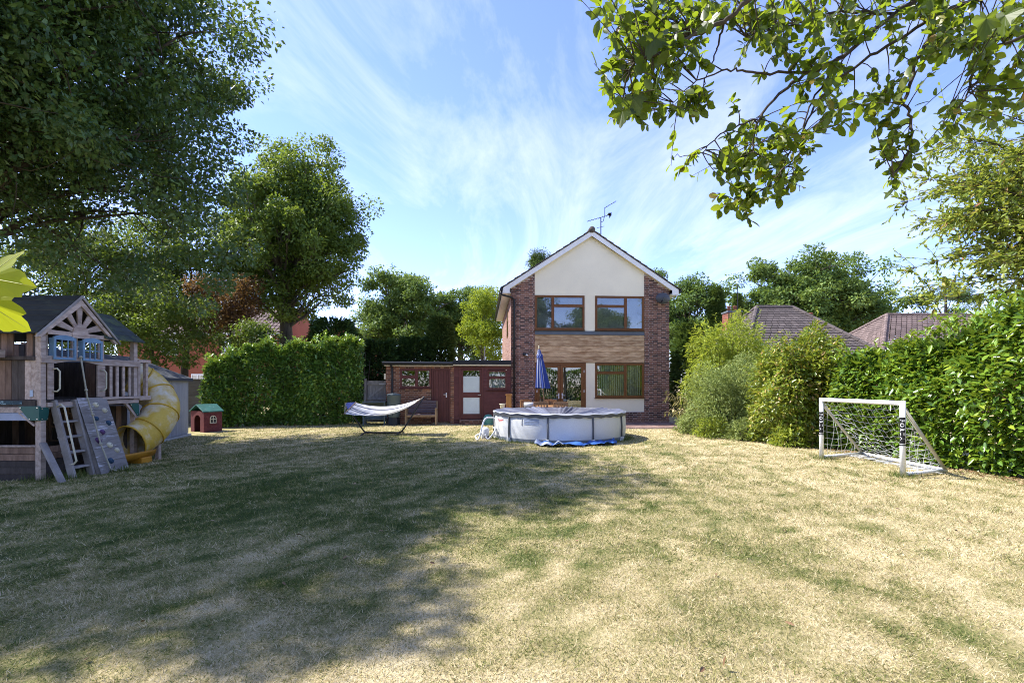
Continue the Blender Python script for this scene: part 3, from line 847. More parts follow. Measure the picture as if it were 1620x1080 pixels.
lf = MB(); lf.box(-1.995, -1.91, .02, .07, .19, 2.19); lf.box(-1.26, -1.175, .02, .07, .19, 2.19); lf.box(-1.91, -1.26, .021, .07, .19, .40); lf.box(-1.91, -1.26, .021, .07, 1.05, 1.26); lf.box(-1.91, -1.26, .021, .07, 2.12, 2.19)
lfo = lf.build('glazed_door', m_maroon, ob, bevel=.005)
MB().box(-1.91, -1.26, .04, .046, .40, 1.05).build('pane', m_frost, lfo); MB().box(-1.91, -1.26, .04, .046, 1.26, 1.90).build('pane', m_frost, lfo); MB().box(-1.91, -1.26, .04, .046, 1.90, 2.12).build('pane', m_glass, lfo)
hd = MB(); hd.tube([(-1.215, .02, 1.16), (-1.215, -.03, 1.16), (-1.33, -.032, 1.16)], .012, 8); hd.build('handle', m_metal, lfo)
MB().box(-5.03, -4.965, .03, .16, 1.78, 2.0).build('meter_box', m_cream, ob)
vp = MB(); vp.tube([(-1.05, 1.5, 2.5), (-1.05, 1.5, 3.15)], .028, 8); vp.build('vent_pipe', m_grey_wood, ob)

# ------------------------------------------------------------------ garden things, built in world metres
def rootloc(o):
    v = Vector((0, 0, 0))
    while o is not None: v += Vector(o.location); o = o.parent
    return v
def wb(mb, name, material, parent, smooth=False, bevel=0.0, kind=None, label=None):
    d = rootloc(parent)
    mb.v = [tuple(Vector(p)-d) for p in mb.v]
    return mb.build(name, material, parent, smooth, bevel, kind, label)

m_pw = mat('play_wood_pale', (.29, .21, .165), .85, .4, 5, .3, col2=(.60, .49, .41), stretch=(3, .6, 3), objvar=.18, dirt=((.07, .075, .05), 3, .58, .8))
m_pwb = mat('play_wood_brown', (.13, .078, .052), .85, .4, 5, .3, col2=(.31, .20, .14), stretch=(3, 3, .6), objvar=.3)
m_pwd = mat('play_wood_dark', (.045, .034, .028), .9, .4, 5, .3, col2=(.10, .082, .07), stretch=(3, 3, .6), objvar=.3)
m_pgrey = mat('play_wood_grey', (.19, .17, .155), .85, .3, 4, .3, col2=(.38, .35, .32), stretch=(1, 1, 1), objvar=.12)
m_peel = mat('peeling_board', (.18, .165, .15), .8, .3, 4, .3, col2=(.29, .27, .25), stretch=(2.5, .8, 5), objvar=.1, dirt=((.52, .51, .53), 2.2, .56, .63))
m_proof = mat('playhouse_roof', (.030, .031, .024), .8, .3, 5, .25, objvar=.25, dirt=((.06, .075, .045), 3, .55, .75))
m_mossy = mat('mossy_roof', (.05, .062, .06), .9, .3, 4, .35, objvar=.2, dirt=((.10, .13, .055), 3.5, .48, .66))
m_pblue = mat('blue_window_paint', (.16, .28, .40), .55, .15, 5, .08, objvar=.05)
m_pgreen = mat('green_bracket', (.01, .085, .07), .4, .15, 4, .03)
m_creamp = mat('cream_plastic', (.62, .58, .42), .5, .12, 6, .05)
m_slide = mat('weathered_yellow_plastic', (.56, .36, .03), .5, .25, 2.2, .06, col2=(.64, .46, .09), dirt=((.68, .64, .52), 1.7, .43, .63), fine=24)
m_slide_in = mat('yellow_plastic', (.55, .34, .03), .5, .2, 2.5, .04)
m_orange = mat('orange_plastic', (.42, .20, .02), .5, .2, 2.5, .04)
m_rope = mat('rope', (.42, .40, .30), .95, .2, 30, .4)

PX, PY0, PY1 = -7.7, 7.9, 9.84
ps = thing('play_tower', 'weathered wooden play tower with gabled roof, ladder and climbing wall', 'play tower', (PX-1.15, PY0+.97, 0))
def pb(args, name, material, bevel=.004, label=None):
    return wb(MB().box(*args), name, material, ps, bevel=bevel, label=label)
h_ = .045
for (x, y, zt, ml) in ((PX, PY0, 2.42, m_pw), (PX, PY1, 2.44, m_pw), (-9.9, PY0, 2.42, m_pwb), (-9.9, PY1, 2.42, m_pwb)):
    pb((x-h_, x+h_, y-h_, y+h_, -.05, zt), 'post', ml)
# deck
for i in range(15):
    y0 = PY0-.02+i*.131; pb((-9.93, PX+.03, y0, y0+.126, 1.275, 1.305), 'deck_board', m_pwd, .003)
pb((-9.85, PX-h_, PY0-.065, PY0-.025, 1.115, 1.205), 'beam', m_pw)
pb((-9.95, PX-.02, PY0-.07, PY0-.03, 1.215, 1.32), 'deck_fascia', m_pwd)
pb((PX+.03, PX+.07, PY0+.05, PY1+.05, 1.20, 1.272), 'beam', m_pw)
pb((PX+.035, PX+.10, 8.98, PY1+.07, 1.29, 1.335), 'bottom_rail', m_pw)
pb((-9.9, PX, PY1-.02, PY1+.02, 1.15, 1.27), 'beam', m_pwd)
# faded name strip on the fascia (lettering no longer readable)
pb((-8.75, -7.93, PY0-.078, PY0-.072, 1.245, 1.305), 'name_strip', mat('faded_blue_strip', (.015, .05, .07), .6, .4, 14, .1, dirt=((.25, .38, .42), 9, .55, .62)), 0, 'dark blue strip with faded pale script')
# near side: vertical planks below the rail, planks and gap above it
for i in range(20):
    x0 = -9.85+i*.106
    if x0 > PX-.1: break
    pb((x0, x0+.10, PY0-.02, PY0+.005, 1.325, 1.965), 'plank', random.choice([m_pwb, m_pwb, m_pwd, m_pw]), .003)
    if not (-8.22 < x0 < -7.99):
        pb((x0, x0+.10, PY0+.01, PY0+.03, 2.03, 2.40), 'plank', random.choice([m_pwb, m_pwb, m_pwd]), .003)
pb((-9.9, PX-h_, PY0-.06, PY0+.04, 1.97, 2.03), 'cap_rail', m_pwd)
pb((-8.62, -8.2, PY0-.24, PY0-.07, 2.0, 2.13), 'flower_box', m_pw, .006)
pb((-7.85, -7.80, PY0-.03, PY0-.022, 1.37, 1.48), 'label_plate', mat('pale_label', (.45, .55, .66), .5, .1, 9, 0), 0, 'small pale label plate on the planks')
# lower storey
for i in range(5):
    pb((-9.86, PX-h_, PY0-.03, PY0-.005, .0+i*.11, .0+i*.11+.104), 'wall_board', m_pwb if i > 2 else m_pwd, .004)
    pb((PX+.0, PX+.028, PY0+h_, 9.05, .0+i*.11, .0+i*.11+.104), 'wall_board', m_pwb if i > 2 else m_pwd, .004)
pb((-9.86, PX-h_, PY0-.045, PY0+.02, .552, .58), 'ledge', m_pw)
for i in range(16):
    y0 = PY0+.1+i*.12
    pb((-9.9, -9.87, y0, y0+.115, .0, 2.38), 'plank', random.choice([m_pwb, m_pwd]), .003)
for i in range(20):
    x0 = -9.85+i*.106
    if x0 > PX-.15: break
    pb((x0, x0+.102, PY1-.01, PY1+.015, .0, 1.14), 'plank', random.choice([m_pwb, m_pwd, m_pwb]), .003)
    if x0 < -8.0: pb((x0, x0+.102, PY1-.01, PY1+.015, 1.31, 2.02), 'plank', random.choice([m_pwb, m_pwd]), .003)
wi = MB(); 
for xa in (-9.6, -9.38, -9.16, -8.94): wi.box(xa, xa+.03, PY1-.05, PY1-.015, .42, 1.0)
for za in (.42, .70, .97): wi.box(-9.6, -8.91, PY1-.052, PY1-.014, za, za+.03)
wb(wi, 'lower_window', m_pwb, ps)
pb((-9.5, PX-.12, PY0-.058, PY0-.04, .985, 1.11), 'rolled_awning', mat('pale_awning', (.33, .37, .46), .7, .1, 4, .05), .004, 'pale grey rolled awning under the deck')
# green corner brackets
for (pl, ax, a0, a1) in (([(PX-.30, 1.22), (PX+h_+.004, 1.22), (PX+h_+.004, .985), (PX-.11, .985)], 1, PY0-.076, PY0-.046),
                         ([(PY0-.05, 1.2), (PY0+.10, 1.2), (PY0+.07, .985), (PY0-.05, .985)], 0, PX+h_+.001, PX+h_+.008),
                         ([(PY1-.20, 1.195), (PY1+.05, 1.195), (PY1+.05, .94), (PY1-.01, .94)], 0, PX+.071, PX+.079)):
    bo = wb(MB().prism(pl, ax, a0, a1), 'corner_bracket', m_pgreen, ps, bevel=.004)
    bl = MB()
    cx = sum(p[0] for p in pl)/4; cz = sum(p[1] for p in pl)/4
    for p in pl:
        q = (p[0]*.78+cx*.22, p[1]*.78+cz*.22)
        if ax == 1: bl.obox((q[0], a0-.003, q[1]), (.016, .01, .016))
        else: bl.obox((a1+.003, q[0], q[1]), (.01, .016, .016))
    wb(bl, 'bolts', m_metal, bo, kind='stuff')
wb(MB().beam((PX+.05, PY1-.28, 1.21), (PX+.05, PY1-.02, .93), .04, .05), 'brace', m_pw, ps, bevel=.004)
wb(MB().beam((PX-.30, PY0-.04, 1.11), (PX-.05, PY0-.04, .90), .04, .03), 'brace', m_pw, ps, bevel=.004)
# lawn side: arched top rail, jambs, balusters
arch = [(PY0-.07, 1.925), (PY0+.17, 1.925)]
for k in range(13):
    tt = k/12; arch.append((PY0+.17+tt*.85, 1.925+.055*math.sin(math.pi*tt)))
arch += [(PY1+.07, 1.925), (PY1+.07, 2.045), (PY0-.07, 2.045)]
wb(MB().prism(arch, 0, PX+.05, PX+.085), 'top_rail', m_pw, ps, bevel=.005)
pb((PX+.046, PX+.074, PY0+.055, PY0+.155, 1.32, 1.92), 'jamb', m_pw); pb((PX+.046, PX+.074, 8.90, 9.07, 1.34, 1.92), 'jamb', m_pw)
for y in (9.18, 9.33, 9.48, 9.63): pb((PX+.046, PX+.07, y, y+.058, 1.34, 1.92), 'baluster', m_pw)
for i in range(9):
    y0 = 8.0+i*.115; pb((-9.0, -8.97, y0, y0+.11, 1.31, 2.0), 'inner_plank', random.choice([m_pwb, m_pwd, m_pwd]), .003)
for y in (PY0+.13, 8.955):
    g = MB(); x = PX+.08
    g.tube([(x, y-.0, 1.83), (x+.05, y+.02, 1.835), (x+.065, y+.05, 1.79), (x+.065, y+.05, 1.50), (x+.05, y+.02, 1.455), (x, y, 1.46)], .013, 8); wb(g, 'grab_handle', m_creamp, ps, smooth=True)
# gable front: boards, blue windows, sunburst
for (y0, y1) in ((7.92, 8.00), (8.43, 8.485), (8.49, 8.55), (8.97, 9.03), (9.035, 9.10)):
    pb((PX+.0, PX+.025, y0, y1, 2.045, 2.40), 'plank', m_pw, .003)
def play_window(y0, y1):
    b = MB(); z0, z1 = 1.99, 2.40; x0, x1 = PX+.09, PX+.118; t = .038
    top = [(y0, z0)] + [(y1, z0), (y1, z1-.03)] + [(y1-(y1-y0)*k/8, z1-.03+.035*math.sin(math.pi*k/8)) for k in range(1, 8)] + [(y0, z1-.03)]
    b.box(x0, x1, y0, y0+t, z0, z1-.03); b.box(x0, x1, y1-t, y1, z0, z1-.03); b.box(x0, x1, y0+t, y1-t, z0, z0+t)
    b.prism([(y0+t, z1-.08), (y1-t, z1-.08)] + [(y1-t-(y1-y0-2*t)*k/8, z1-.03+.035*math.sin(math.pi*(.08+.84*k/8))) for k in range(9)], 0, x0, x1)
    w = (y1-y0-2*t)/3
    for k in (1, 2): b.box(x0+.004, x1-.004, y0+t+k*w-.008, y0+t+k*w+.008, z0+t, z1-.08)
    zm = (z0+t+z1-.08)/2; b.box(x0+.005, x1-.005, y0+t, y1-t, zm-.009, zm+.009)
    b.box(PX+.02, x0+.01, y0+.005, y0+.03, z0+.05, z1-.05)
    wb(b, 'blue_window', m_pblue, ps, bevel=.003)
play_window(8.01, 8.42); play_window(8.555, 8.96)
YR, ZR, ZE = 8.53, 3.12, 2.37
pb((PX+.055, PX+.09, 7.93, 9.13, 2.40, 2.475), 'tie_beam', m_pw)
pb((PX+.09, PX+.105, 8.36, 8.70, 2.38, 2.475), 'sun_plinth', m_pw)
hub = [(YR+.15*math.cos(math.pi*k/14), 2.476+.15*math.sin(math.pi*k/14)) for k in range(15)]
wb(MB().prism(hub, 0, PX+.06, PX+.10), 'sun_disc', m_pw, ps, bevel=.004)
for k, a_ in enumerate((18, 54, 90, 126, 162)):
    a_ = R(a_); ca, sa = math.cos(a_), math.sin(a_)
    rl = {0: .46, 1: .44, 2: .54, 3: .44, 4: .46}[k]
    p0 = (YR+.14*ca, 2.476+.14*sa); p1 = (YR+rl*ca, 2.476+rl*sa)
    w0, w1 = .035, .062
    wb(MB().prism([(p0[0]-sa*w0, p0[1]+ca*w0), (p1[0]-sa*w1, p1[1]+ca*w1), (p1[0]+sa*w1, p1[1]-ca*w1), (p0[0]+sa*w0, p0[1]-ca*w0)], 0, PX+.055, PX+.08), 'sun_ray', m_pw, ps, bevel=.003)
for sg in (-1, 1):
    e = (YR+sg*.80, ZE+.02); top = (YR, ZR)
    sl = (ZR-ZE-.02)/.80
    wb(MB().prism([(e[0], e[1]-.05), (e[0]-sg*.07, e[1]-.05), (YR, ZR-.17), (YR, ZR-.05)], 0, PX+.06, PX+.11), 'rafter', m_pw, ps, bevel=.004)
    wb(MB().prism([(e[0]+sg*.02, e[1]-.06), (e[0]+sg*.02, e[1]-.015), (YR, ZR+.02), (YR, ZR-.035)], 0, PX+.112, PX+.135), 'barge_strip', m_pgrey, ps, bevel=.003)
    for i in range(7):
        f0, f1 = i/7, (i+1)/7+.04
        y0, y1 = e[0]+(YR-e[0])*f0, e[0]+(YR-e[0])*min(f1, 1); z0, z1 = e[1]+(ZR-e[1])*f0, e[1]+(ZR-e[1])*min(f1, 1)
        wb(MB().prism([(y0, z0+.004), (y0, z0+.03), (y1, z1+.018), (y1, z1-.002)], 0, -10.05, PX+.11), 'roof_board', m_proof, ps)
# lower mossy roof over the slide end
XE, XR = PX+.13, -8.28
for sg in (1, -1):
    xe = XE if sg > 0 else 2*XR-XE
    for i in range(6):
        f0, f1 = i/6, min((i+1)/6+.04, 1)
        x0, x1 = xe+(XR-xe)*f0, xe+(XR-xe)*f1; z0, z1 = 2.42+.56*f0, 2.42+.56*f1
        b = MB(); vs = [(x0, 9.02, z0), (x0, 9.02, z0+.03), (x1, 9.02, z1+.018), (x1, 9.02, z1-.004), (x0, 9.98, z0), (x0, 9.98, z0+.03), (x1, 9.98, z1+.018), (x1, 9.98, z1-.004)]
        b.add(vs, [(0,1,2,3),(4,5,6,7),(0,1,5,4),(1,2,6,5),(2,3,7,6),(3,0,4,7)]); wb(b, 'roof_board', m_mossy, ps)
# slide entrance frame
for y in (9.93, 10.14): pb((PX-.02, PX+.05, y-.03, y+.03, 1.33, 2.02), 'entrance_post', m_pw)
pb((PX-.05, PX+.08, 9.885, 10.2, 2.02, 2.08), 'entrance_cap', m_pw); pb((PX-.4, PX+.09, 9.885, 10.2, 1.25, 1.335), 'entrance_sill', m_pw)
# ladder
for y in (8.06, 8.42): wb(MB().beam((PX+.05, y, 1.30), (-7.31, y, -.03), .045, .11, (1, 0, 1)), 'stringer', m_pgrey, ps, bevel=.005)
for k in range(5):
    f = (k+.35)/5.2; x = PX+.05+f*.36; z = 1.30-f*1.33
    pb((x-.12, x+.02, 8.085, 8.395, z-.03, z), 'tread', m_pgrey)
g = MB(); y = 8.05
g.tube([(PX+.13, y, 1.20), (PX+.20, y, 1.24), (PX+.25, y, 1.19), (-7.27, y, .38), (-7.25, y, .30), (-7.29, y, .25), (-7.37, y, .24)], .014, 8); wb(g, 'hand_rail', m_creamp, ps, smooth=True)
wb(MB().beam((PX+.06, PY0-.03, .62), (-7.14, 7.70, -.03), .04, .10, (0, 1, 0)), 'leaning_board', m_pgrey, ps, bevel=.004)
# climbing wall of six boards
A0, A1 = Vector((PX+.09, 0, 1.335)), Vector((-7.17, 0, -.02))
sd_ = (A1-A0).normalized(); nr = Vector((-sd_.z, 0, sd_.x)); 
if nr.x < 0: nr = -nr
Lw = (A1-A0).length
for i in range(6):
    s0, s1 = i*Lw/6, (i+1)*Lw/6-.004
    b = MB(); p0, p1 = A0+sd_*s0, A0+sd_*s1
    vs = [p0-nr*.022, p1-nr*.022, p1, p0]
    vs = [Vector((p.x, yy, p.z)) for yy in (8.455, 9.07) for p in vs]
    b.add(vs, [(0,1,2,3),(7,6,5,4),(0,4,5,1),(1,5,6,2),(2,6,7,3),(3,7,4,0)]); wb(b, 'climbing_board', m_peel, ps, bevel=.003)
for y in (8.475, 9.05): wb(MB().beam(A0+Vector((-.03, y, -.03)), A1+Vector((-.05, y, 0)), .04, .07, (1, 0, 1)), 'wall_stringer', m_pgrey, ps)
HC = {'c': m_creamp, 'b': mat('hold_blue', (.03, .07, .12), .6, .2, 9, .1), 'p': mat('hold_purple', (.12, .06, .16), .6, .2, 9, .1)}
for (f, y, cc) in ((.10, 8.78, 'c'), (.18, 8.93, 'c'), (.28, 8.70, 'b'), (.35, 8.93, 'b'), (.46, 8.74, 'p'), (.56, 8.60, 'p'), (.64, 8.80, 'c'), (.72, 8.92, 'c'), (.84, 8.72, 'b')):
    c = A0+sd_*(f*Lw)+Vector((0, y, 0)); b = MB(); rr = random.uniform(.038, .05)
    b.grid(lambda u, v: c + Vector((0, 1, 0))*rr*math.cos(2*math.pi*u)*math.cos(v*1.4)*(1+.3*math.sin(4*math.pi*u)) + sd_*rr*1.15*math.sin(2*math.pi*u)*math.cos(v*1.4) + nr*.045*math.sin(v*1.5), 12, 6, True)
    wb(b, 'climbing_hold', HC[cc], ps, smooth=True)
g = MB(); rp = [Vector((PX+.12, 8.50, 2.05)), Vector((PX+.15, 8.53, 1.7)), Vector((PX+.19, 8.55, 1.35)), Vector((PX+.28, 8.56, 1.02)), Vector((PX+.42, 8.56, .52)), Vector((PX+.56, 8.60, .07)), Vector((PX+.62, 8.66, .03))]
g.tube(rp, .013, 8)
for kp in (rp[0], rp[1]*.35+rp[2]*.65, rp[3]+Vector((0, 0, .02)), rp[4]): g.lathe([(.0, -.026), (.022, -.016), (.027, 0), (.022, .016), (.0, .026)], 8, kp)
wb(g, 'climbing_rope', m_rope, ps, smooth=True)
# tube slide
lat, dep = Vector((.8, .6, 0)), Vector((-.6, .8, 0)); O = Vector((-7.86, 10.27, 0))
ctrl = [O+lat*l+dep*d+Vector((0, 0, z)) for l, d, z in ((-.34, .26, 1.76), (-.10, .36, 1.70), (.16, .36, 1.48), (.34, .06, 1.10), (.22, -.28, .74), (-.02, -.50, .50), (-.18, -.66, .42))]
def cr(P, t):
    n = len(P)-1; k = min(int(t*n), n-1); f = t*n-k
    p0, p1, p2, p3 = P[max(k-1, 0)], P[k], P[k+1], P[min(k+2, n)]
    return .5*((2*p1)+(p2-p0)*f+(2*p0-5*p1+4*p2-p3)*f*f+(3*p1-p0-3*p2+p3)*f**3)
path = [cr(ctrl, i/40) for i in range(41)]
g = MB(); g.tube(path, .335, 28, cap=False); so_ = wb(g, 'slide_tube', m_slide, ps, smooth=True)
sm_ = so_.modifiers.new('solid', 'SOLIDIFY'); sm_.thickness = .012; sm_.offset = -1
for i in (9, 16, 23, 30, 40):
    d = (path[min(i+1, 40)]-path[i-1]).normalized()*.018
    g = MB(); g.tube([path[i]-d, path[i], path[i]+d], [.348, .356, .348], 28, cap=False); ro = wb(g, 'flange', m_slide_in, so_, smooth=True); q = ro.modifiers.new('solid', 'SOLIDIFY'); q.thickness = .02; q.offset = -1
e0 = path[40]; dd = (path[40]-path[38]); dd.z = 0; dd = dd.normalized(); sdv = Vector((-dd.y, dd.x, 0))
g = MB(); g.grid(lambda u, v: e0+dd*(-.30+.75*v)+sdv*(.30*math.cos(math.pi*(1+u)))+Vector((0, 0, -.15-.02*v-.20*math.sin(math.pi*u)-.02)), 14, 6)
q = wb(g, 'slide_chute', m_orange, ps, smooth=True).modifiers.new('solid', 'SOLIDIFY'); q.thickness = .015
g = MB(); g.box(e0.x-.02, e0.x+.28, e0.y-.05, e0.y+.22, -.02, .12); wb(g, 'chute_foot', m_orange, ps, bevel=.02)
pc = path[25]; wb(MB().box(pc.x-.04+.1, pc.x+.04+.1, pc.y-.04-.12, pc.y+.04-.12, -.05, pc.z-.20), 'slide_post', m_pw, ps, bevel=.004)

# ------------------------------------------------------------------ shed
m_shed = mat('grey_shed_board', (.26, .275, .29), .75, .15, 3, .12, objvar=.06, stretch=(1, 1, .4))
m_felt = mat('roof_felt', (.045, .052, .062), .9, .2, 5, .3, fine=120)
m_conc = mat('pale_concrete', (.42, .42, .40), .9, .15, 6, .2)
sh = thing('garden_shed', 'grey boarded shed with dark felt roof behind the yellow tube slide', 'shed', (-8.98, 10.5, 0), R(13.3))
for i in range(40):
    y0 = .02+i*.1155; MB().box(-.02, random.uniform(-.002, .003), y0, y0+.112, .06, 1.74).build('wall_board', m_shed, sh, bevel=.003)
MB().prism([(-.03, .05), (-2.95, .05), (-2.95, 1.72), (-1.5, 2.3), (-.03, 1.72)], 1, .03, 4.62).build('wall', m_shed, sh)
MB().box(-3.05, .06, -.05, 4.7, -.03, .05).build('base_slab', m_conc, sh)
for sg in (1, -1):
    f = lambda x: x if sg > 0 else -2.98-x
    MB().prism([(f(.10), 1.71), (f(.10), 1.755), (f(-1.49), 2.40), (f(-1.49), 2.35)], 1, -.06, 4.72).build('roof_panel', m_felt, sh)
MB().box(.085, .104, -.06, 4.72, 1.675, 1.735).build('eaves_trim', m_felt, sh)

# ------------------------------------------------------------------ toy house
m_toyred = brickmat('toy_brick', [(0, (.12, .035, .035)), (1, (.17, .05, .05))])
m_toygreen = mat('toy_green_roof', (.025, .12, .105), .6, .2, 4, .1, dirt=((.35, .42, .38), 6, .62, .7))
th = thing('toy_playhouse', 'small red plastic playhouse with green roof beside the shed', 'playhouse', (-10.3, 16.3, 0), R(60)); th.scale = (.80, .80, .86)
w_, d_ = .74, .98
MB().box(-w_/2, w_/2, -d_/2, -d_/2+.03, -.02, .80).build('wall', m_toyred, th); MB().box(-w_/2, w_/2, d_/2-.03, d_/2, -.02, .80).build('wall', m_toyred, th)
bk = MB()
for j in range(10):
    for i in range(6):
        x0 = -w_/2+i*.135+(-.06 if j % 2 else 0); x1 = min(x0+.128, w_/2); x0 = max(x0, -w_/2)
        if x1-x0 > .02: bk.box(x0, x1, -d_/2-.010, -d_/2+.002, j*.08+.004, j*.08+.074)
bk.build('moulded_bricks', m_toyred, th, kind='stuff')
ar = [(-d_/2+.03, -.02), (-d_/2+.26, -.02), (-d_/2+.26, .45)] + [(-.02+.24*math.cos(math.pi*(1-k/10)), .45+.2*math.sin(math.pi*k/10)) for k in range(1, 10)] + [(.22, .45), (.22, -.02), (d_/2-.03, -.02), (d_/2-.03, .8), (-d_/2+.03, .8)]
MB().prism(ar, 0, -w_/2, -w_/2+.03).build('door_wall', m_toyred, th)
MB().box(w_/2-.03, w_/2, -d_/2+.03, d_/2-.03, -.02, .8).build('wall', m_toyred, th)
for sg in (-1, 1):
    MB().prism([(sg*(d_/2+.06), .76), (sg*(d_/2+.06), .80), (0, 1.07), (0, 1.03)], 0, -w_/2-.05, w_/2+.05).build('roof_panel', m_toygreen, th, bevel=.008)
wf = MB(); n = 16
outer = [(.13, .33), (.13, .50)] + [(.13*math.cos(math.pi*k/n), .50+.13*math.sin(math.pi*k/n)) for k in range(1, n)] + [(-.13, .50), (-.13, .33)]
inner = [(p[0]*.80, .36 if p[1] < .4 else .50+(p[1]-.50)*.80) for p in outer]
k = len(outer)
vs = [(p[0], -d_/2-.03, p[1]) for p in outer]+[(p[0], -d_/2-.03, p[1]) for p in inner]+[(p[0], -d_/2-.005, p[1]) for p in outer]
wf.add(vs, [(i, (i+1) % k, k+(i+1) % k, k+i) for i in range(k)]+[(i, 2*k+i, 2*k+(i+1) % k, (i+1) % k) for i in range(k)])
wf.box(-.012, .012, -d_/2-.029, -d_/2-.012, .35, .62); wf.box(-.11, .11, -d_/2-.028, -d_/2-.012, .475, .497)
wfo = wf.build('arched_window', m_creamp, th)
MB().prism(inner, 1, -d_/2-.014, -d_/2-.0105).build('pane', m_black, wfo); MB().box(-.15, .15, -d_/2-.06, -d_/2-.01, .29, .325).build('sill', m_toyred, wfo)

# ------------------------------------------------------------------ boundary fence and side gate
def fence_panel(x0, y0, x1, y1, label, mm=m_grey_wood, h=1.8):
    L_ = math.hypot(x1-x0, y1-y0)
    f = thing('fence_panel', label, 'fence', (x0, y0, 0), math.atan2(y1-y0, x1-x0), 'fence panels behind the shed')
    n = 11
    for i in range(n):
        z0 = .05+i*(h-.1)/n; MB().prism([(-.012, z0), (.012, z0), (.012, z0+(h-.1)/n+.02), (.0, z0+(h-.1)/n+.02)], 0, .05, L_-.05).build('fence_board', mm, f)
    MB().box(-.045, .045, -.05, .05, -.05, h+.05).build('post', m_pw, f, bevel=.005)
    MB().box(.0, L_, -.03, .03, h-.05, h-.015).build('capping', mm, f)
m_fence = mat('dark_fence', (.065, .058, .045), .9, .3, 4, .3, col2=(.13, .118, .095), stretch=(.5, 3, 3), objvar=.15)
FL = ['dark horizontal board fence panel hidden behind the shed roof', 'dark horizontal board fence panel between the shed and the laurel hedge']
for i in range(2): fence_panel(-14.4+i*1.86, 18.6, -14.4+(i+1)*1.86, 18.6, FL[i], m_fence)
gt_ = thing('side_gate', 'grey boarded garden gate with diagonal brace beside the outbuilding', 'gate', (-5.86, 19.5, 0), HR)
for i in range(7): MB().box(.03+i*.107, .03+i*.107+.103, .0, .02, .06, 1.72).build('gate_board', m_grey_wood, gt_, bevel=.003)
for z in (.25, .95, 1.55): MB().box(.03, .79, -.03, -.001, z, z+.09).build('ledge', m_grey_wood, gt_, bevel=.004)
for z0 in (.32, 1.02): MB().beam((.10, -.016, z0+.03), (.74, -.016, z0+.53), .026, .08, (0, 0, 1)).build('brace', m_grey_wood, gt_, bevel=.003)
for x in (-.06, .83): MB().box(x-.05, x+.05, -.05, .05, -.05, 1.80).build('gate_post', m_grey_wood, gt_, bevel=.005)
MB().box(.5, .82, -.035, -.031, 1.57, 1.615).build('hinge', m_conc, gt_)

# ------------------------------------------------------------------ bench, water butt, storage box
m_bench = mat('bench_slat', (.075, .055, .062), .7, .25, 4, .12, col2=(.12, .092, .10), stretch=(.6, 3, 3), objvar=.1)
m_teak = mat('pale_teak', (.24, .165, .10), .7, .3, 5, .15, stretch=(1, 1, .5))
bn = thing('garden_bench', 'dark slatted garden bench with pale legs below the outbuilding window', 'bench', (-3.50, 18.72, 0), HR)
for x in (-.57, .57):
    MB().box(x-.03, x+.03, -.27, -.21, -.02, .62).build('leg', m_teak, bn, bevel=.005)
    MB().beam((x, .20, -.02), (x, .30, .92), .055, .06).build('leg', m_teak, bn, bevel=.005)
    MB().box(x-.035, x+.035, -.29, .26, .62, .655).build('armrest', m_teak, bn, bevel=.006)
MB().box(-.54, .54, -.26, -.225, .33, .40).build('front_rail', m_teak, bn, bevel=.004)
for i in range(5): MB().box(-.54, .54, -.25+i*.095, -.25+i*.095+.082, .40, .425).build('seat_slat', m_bench, bn, bevel=.003)
for i in range(5): MB().obox((0, .205+i*.011, .50+i*.098), (1.08, .02, .084), (R(-6), 0, 0)).build('back_slat', m_bench, bn, bevel=.003)
m_butt = mat('grey_green_plastic', (.095, .125, .128), .5, .15, 3, .04)
wbt = thing('water_butt', 'grey green plastic water butt under the outbuilding downpipe', 'water butt', (-4.58, 18.75, 0))
g = MB(); g.lathe([(.20, .30), (.215, .34), (.25, .75), (.262, 1.12), (.275, 1.13), (.275, 1.17), (.255, 1.18)], 28); g.build('barrel', m_butt, wbt, smooth=True)
g = MB(); g.lathe([(.27, 1.181), (.27, 1.20), (.12, 1.235), (.0, 1.24)], 28); g.build('lid', m_butt, wbt, smooth=True)
g = MB(); g.lathe([(.26, -.02), (.22, .299)], 8); g.build('stand', m_black, wbt)
g = MB(); g.tube([(0, -.20, .42), (0, -.27, .42), (0, -.28, .38)], .016, 8); g.build('tap', m_black, wbt)
sb_ = thing('potting_table', 'low dark grey plastic potting table in front of the gate', 'table', (-5.33, 18.9, 0), HR)
MB().box(-.46, .42, -.24, .24, .86, .90).build('top', m_butt, sb_, bevel=.008); MB().box(-.42, .38, -.22, .22, .22, .26).build('shelf', m_butt, sb_, bevel=.008)
MB().box(-.42, .38, .19, .22, .26, .86).build('back_panel', m_butt, sb_, bevel=.004)
for x in (-.42, .38):
    for y in (-.21, .21): MB().box(x-.025, x+.025, y-.025, y+.025, -.02, .86).build('leg', m_butt, sb_, bevel=.004)
tb = thing('round_tub', 'round turquoise tub turned upside down beside the outbuilding door step', 'tub', (-.93, 18.95, 0))
g = MB(); g.lathe([(.20, -.02), (.22, .04), (.215, .16), (.19, .28), (.13, .37), (.05, .405), (.0, .41)], 24); g.build('shell', mat('turquoise_plastic', (.10, .30, .24), .5, .15, 4, .04), tb, smooth=True)
g = MB(); g.lathe([(.225, -.01), (.24, .0), (.24, .03), (.222, .04)], 24); g.build('rim', mat('turquoise_rim', (.07, .22, .18), .5, .15, 4, .04), tb, smooth=True)

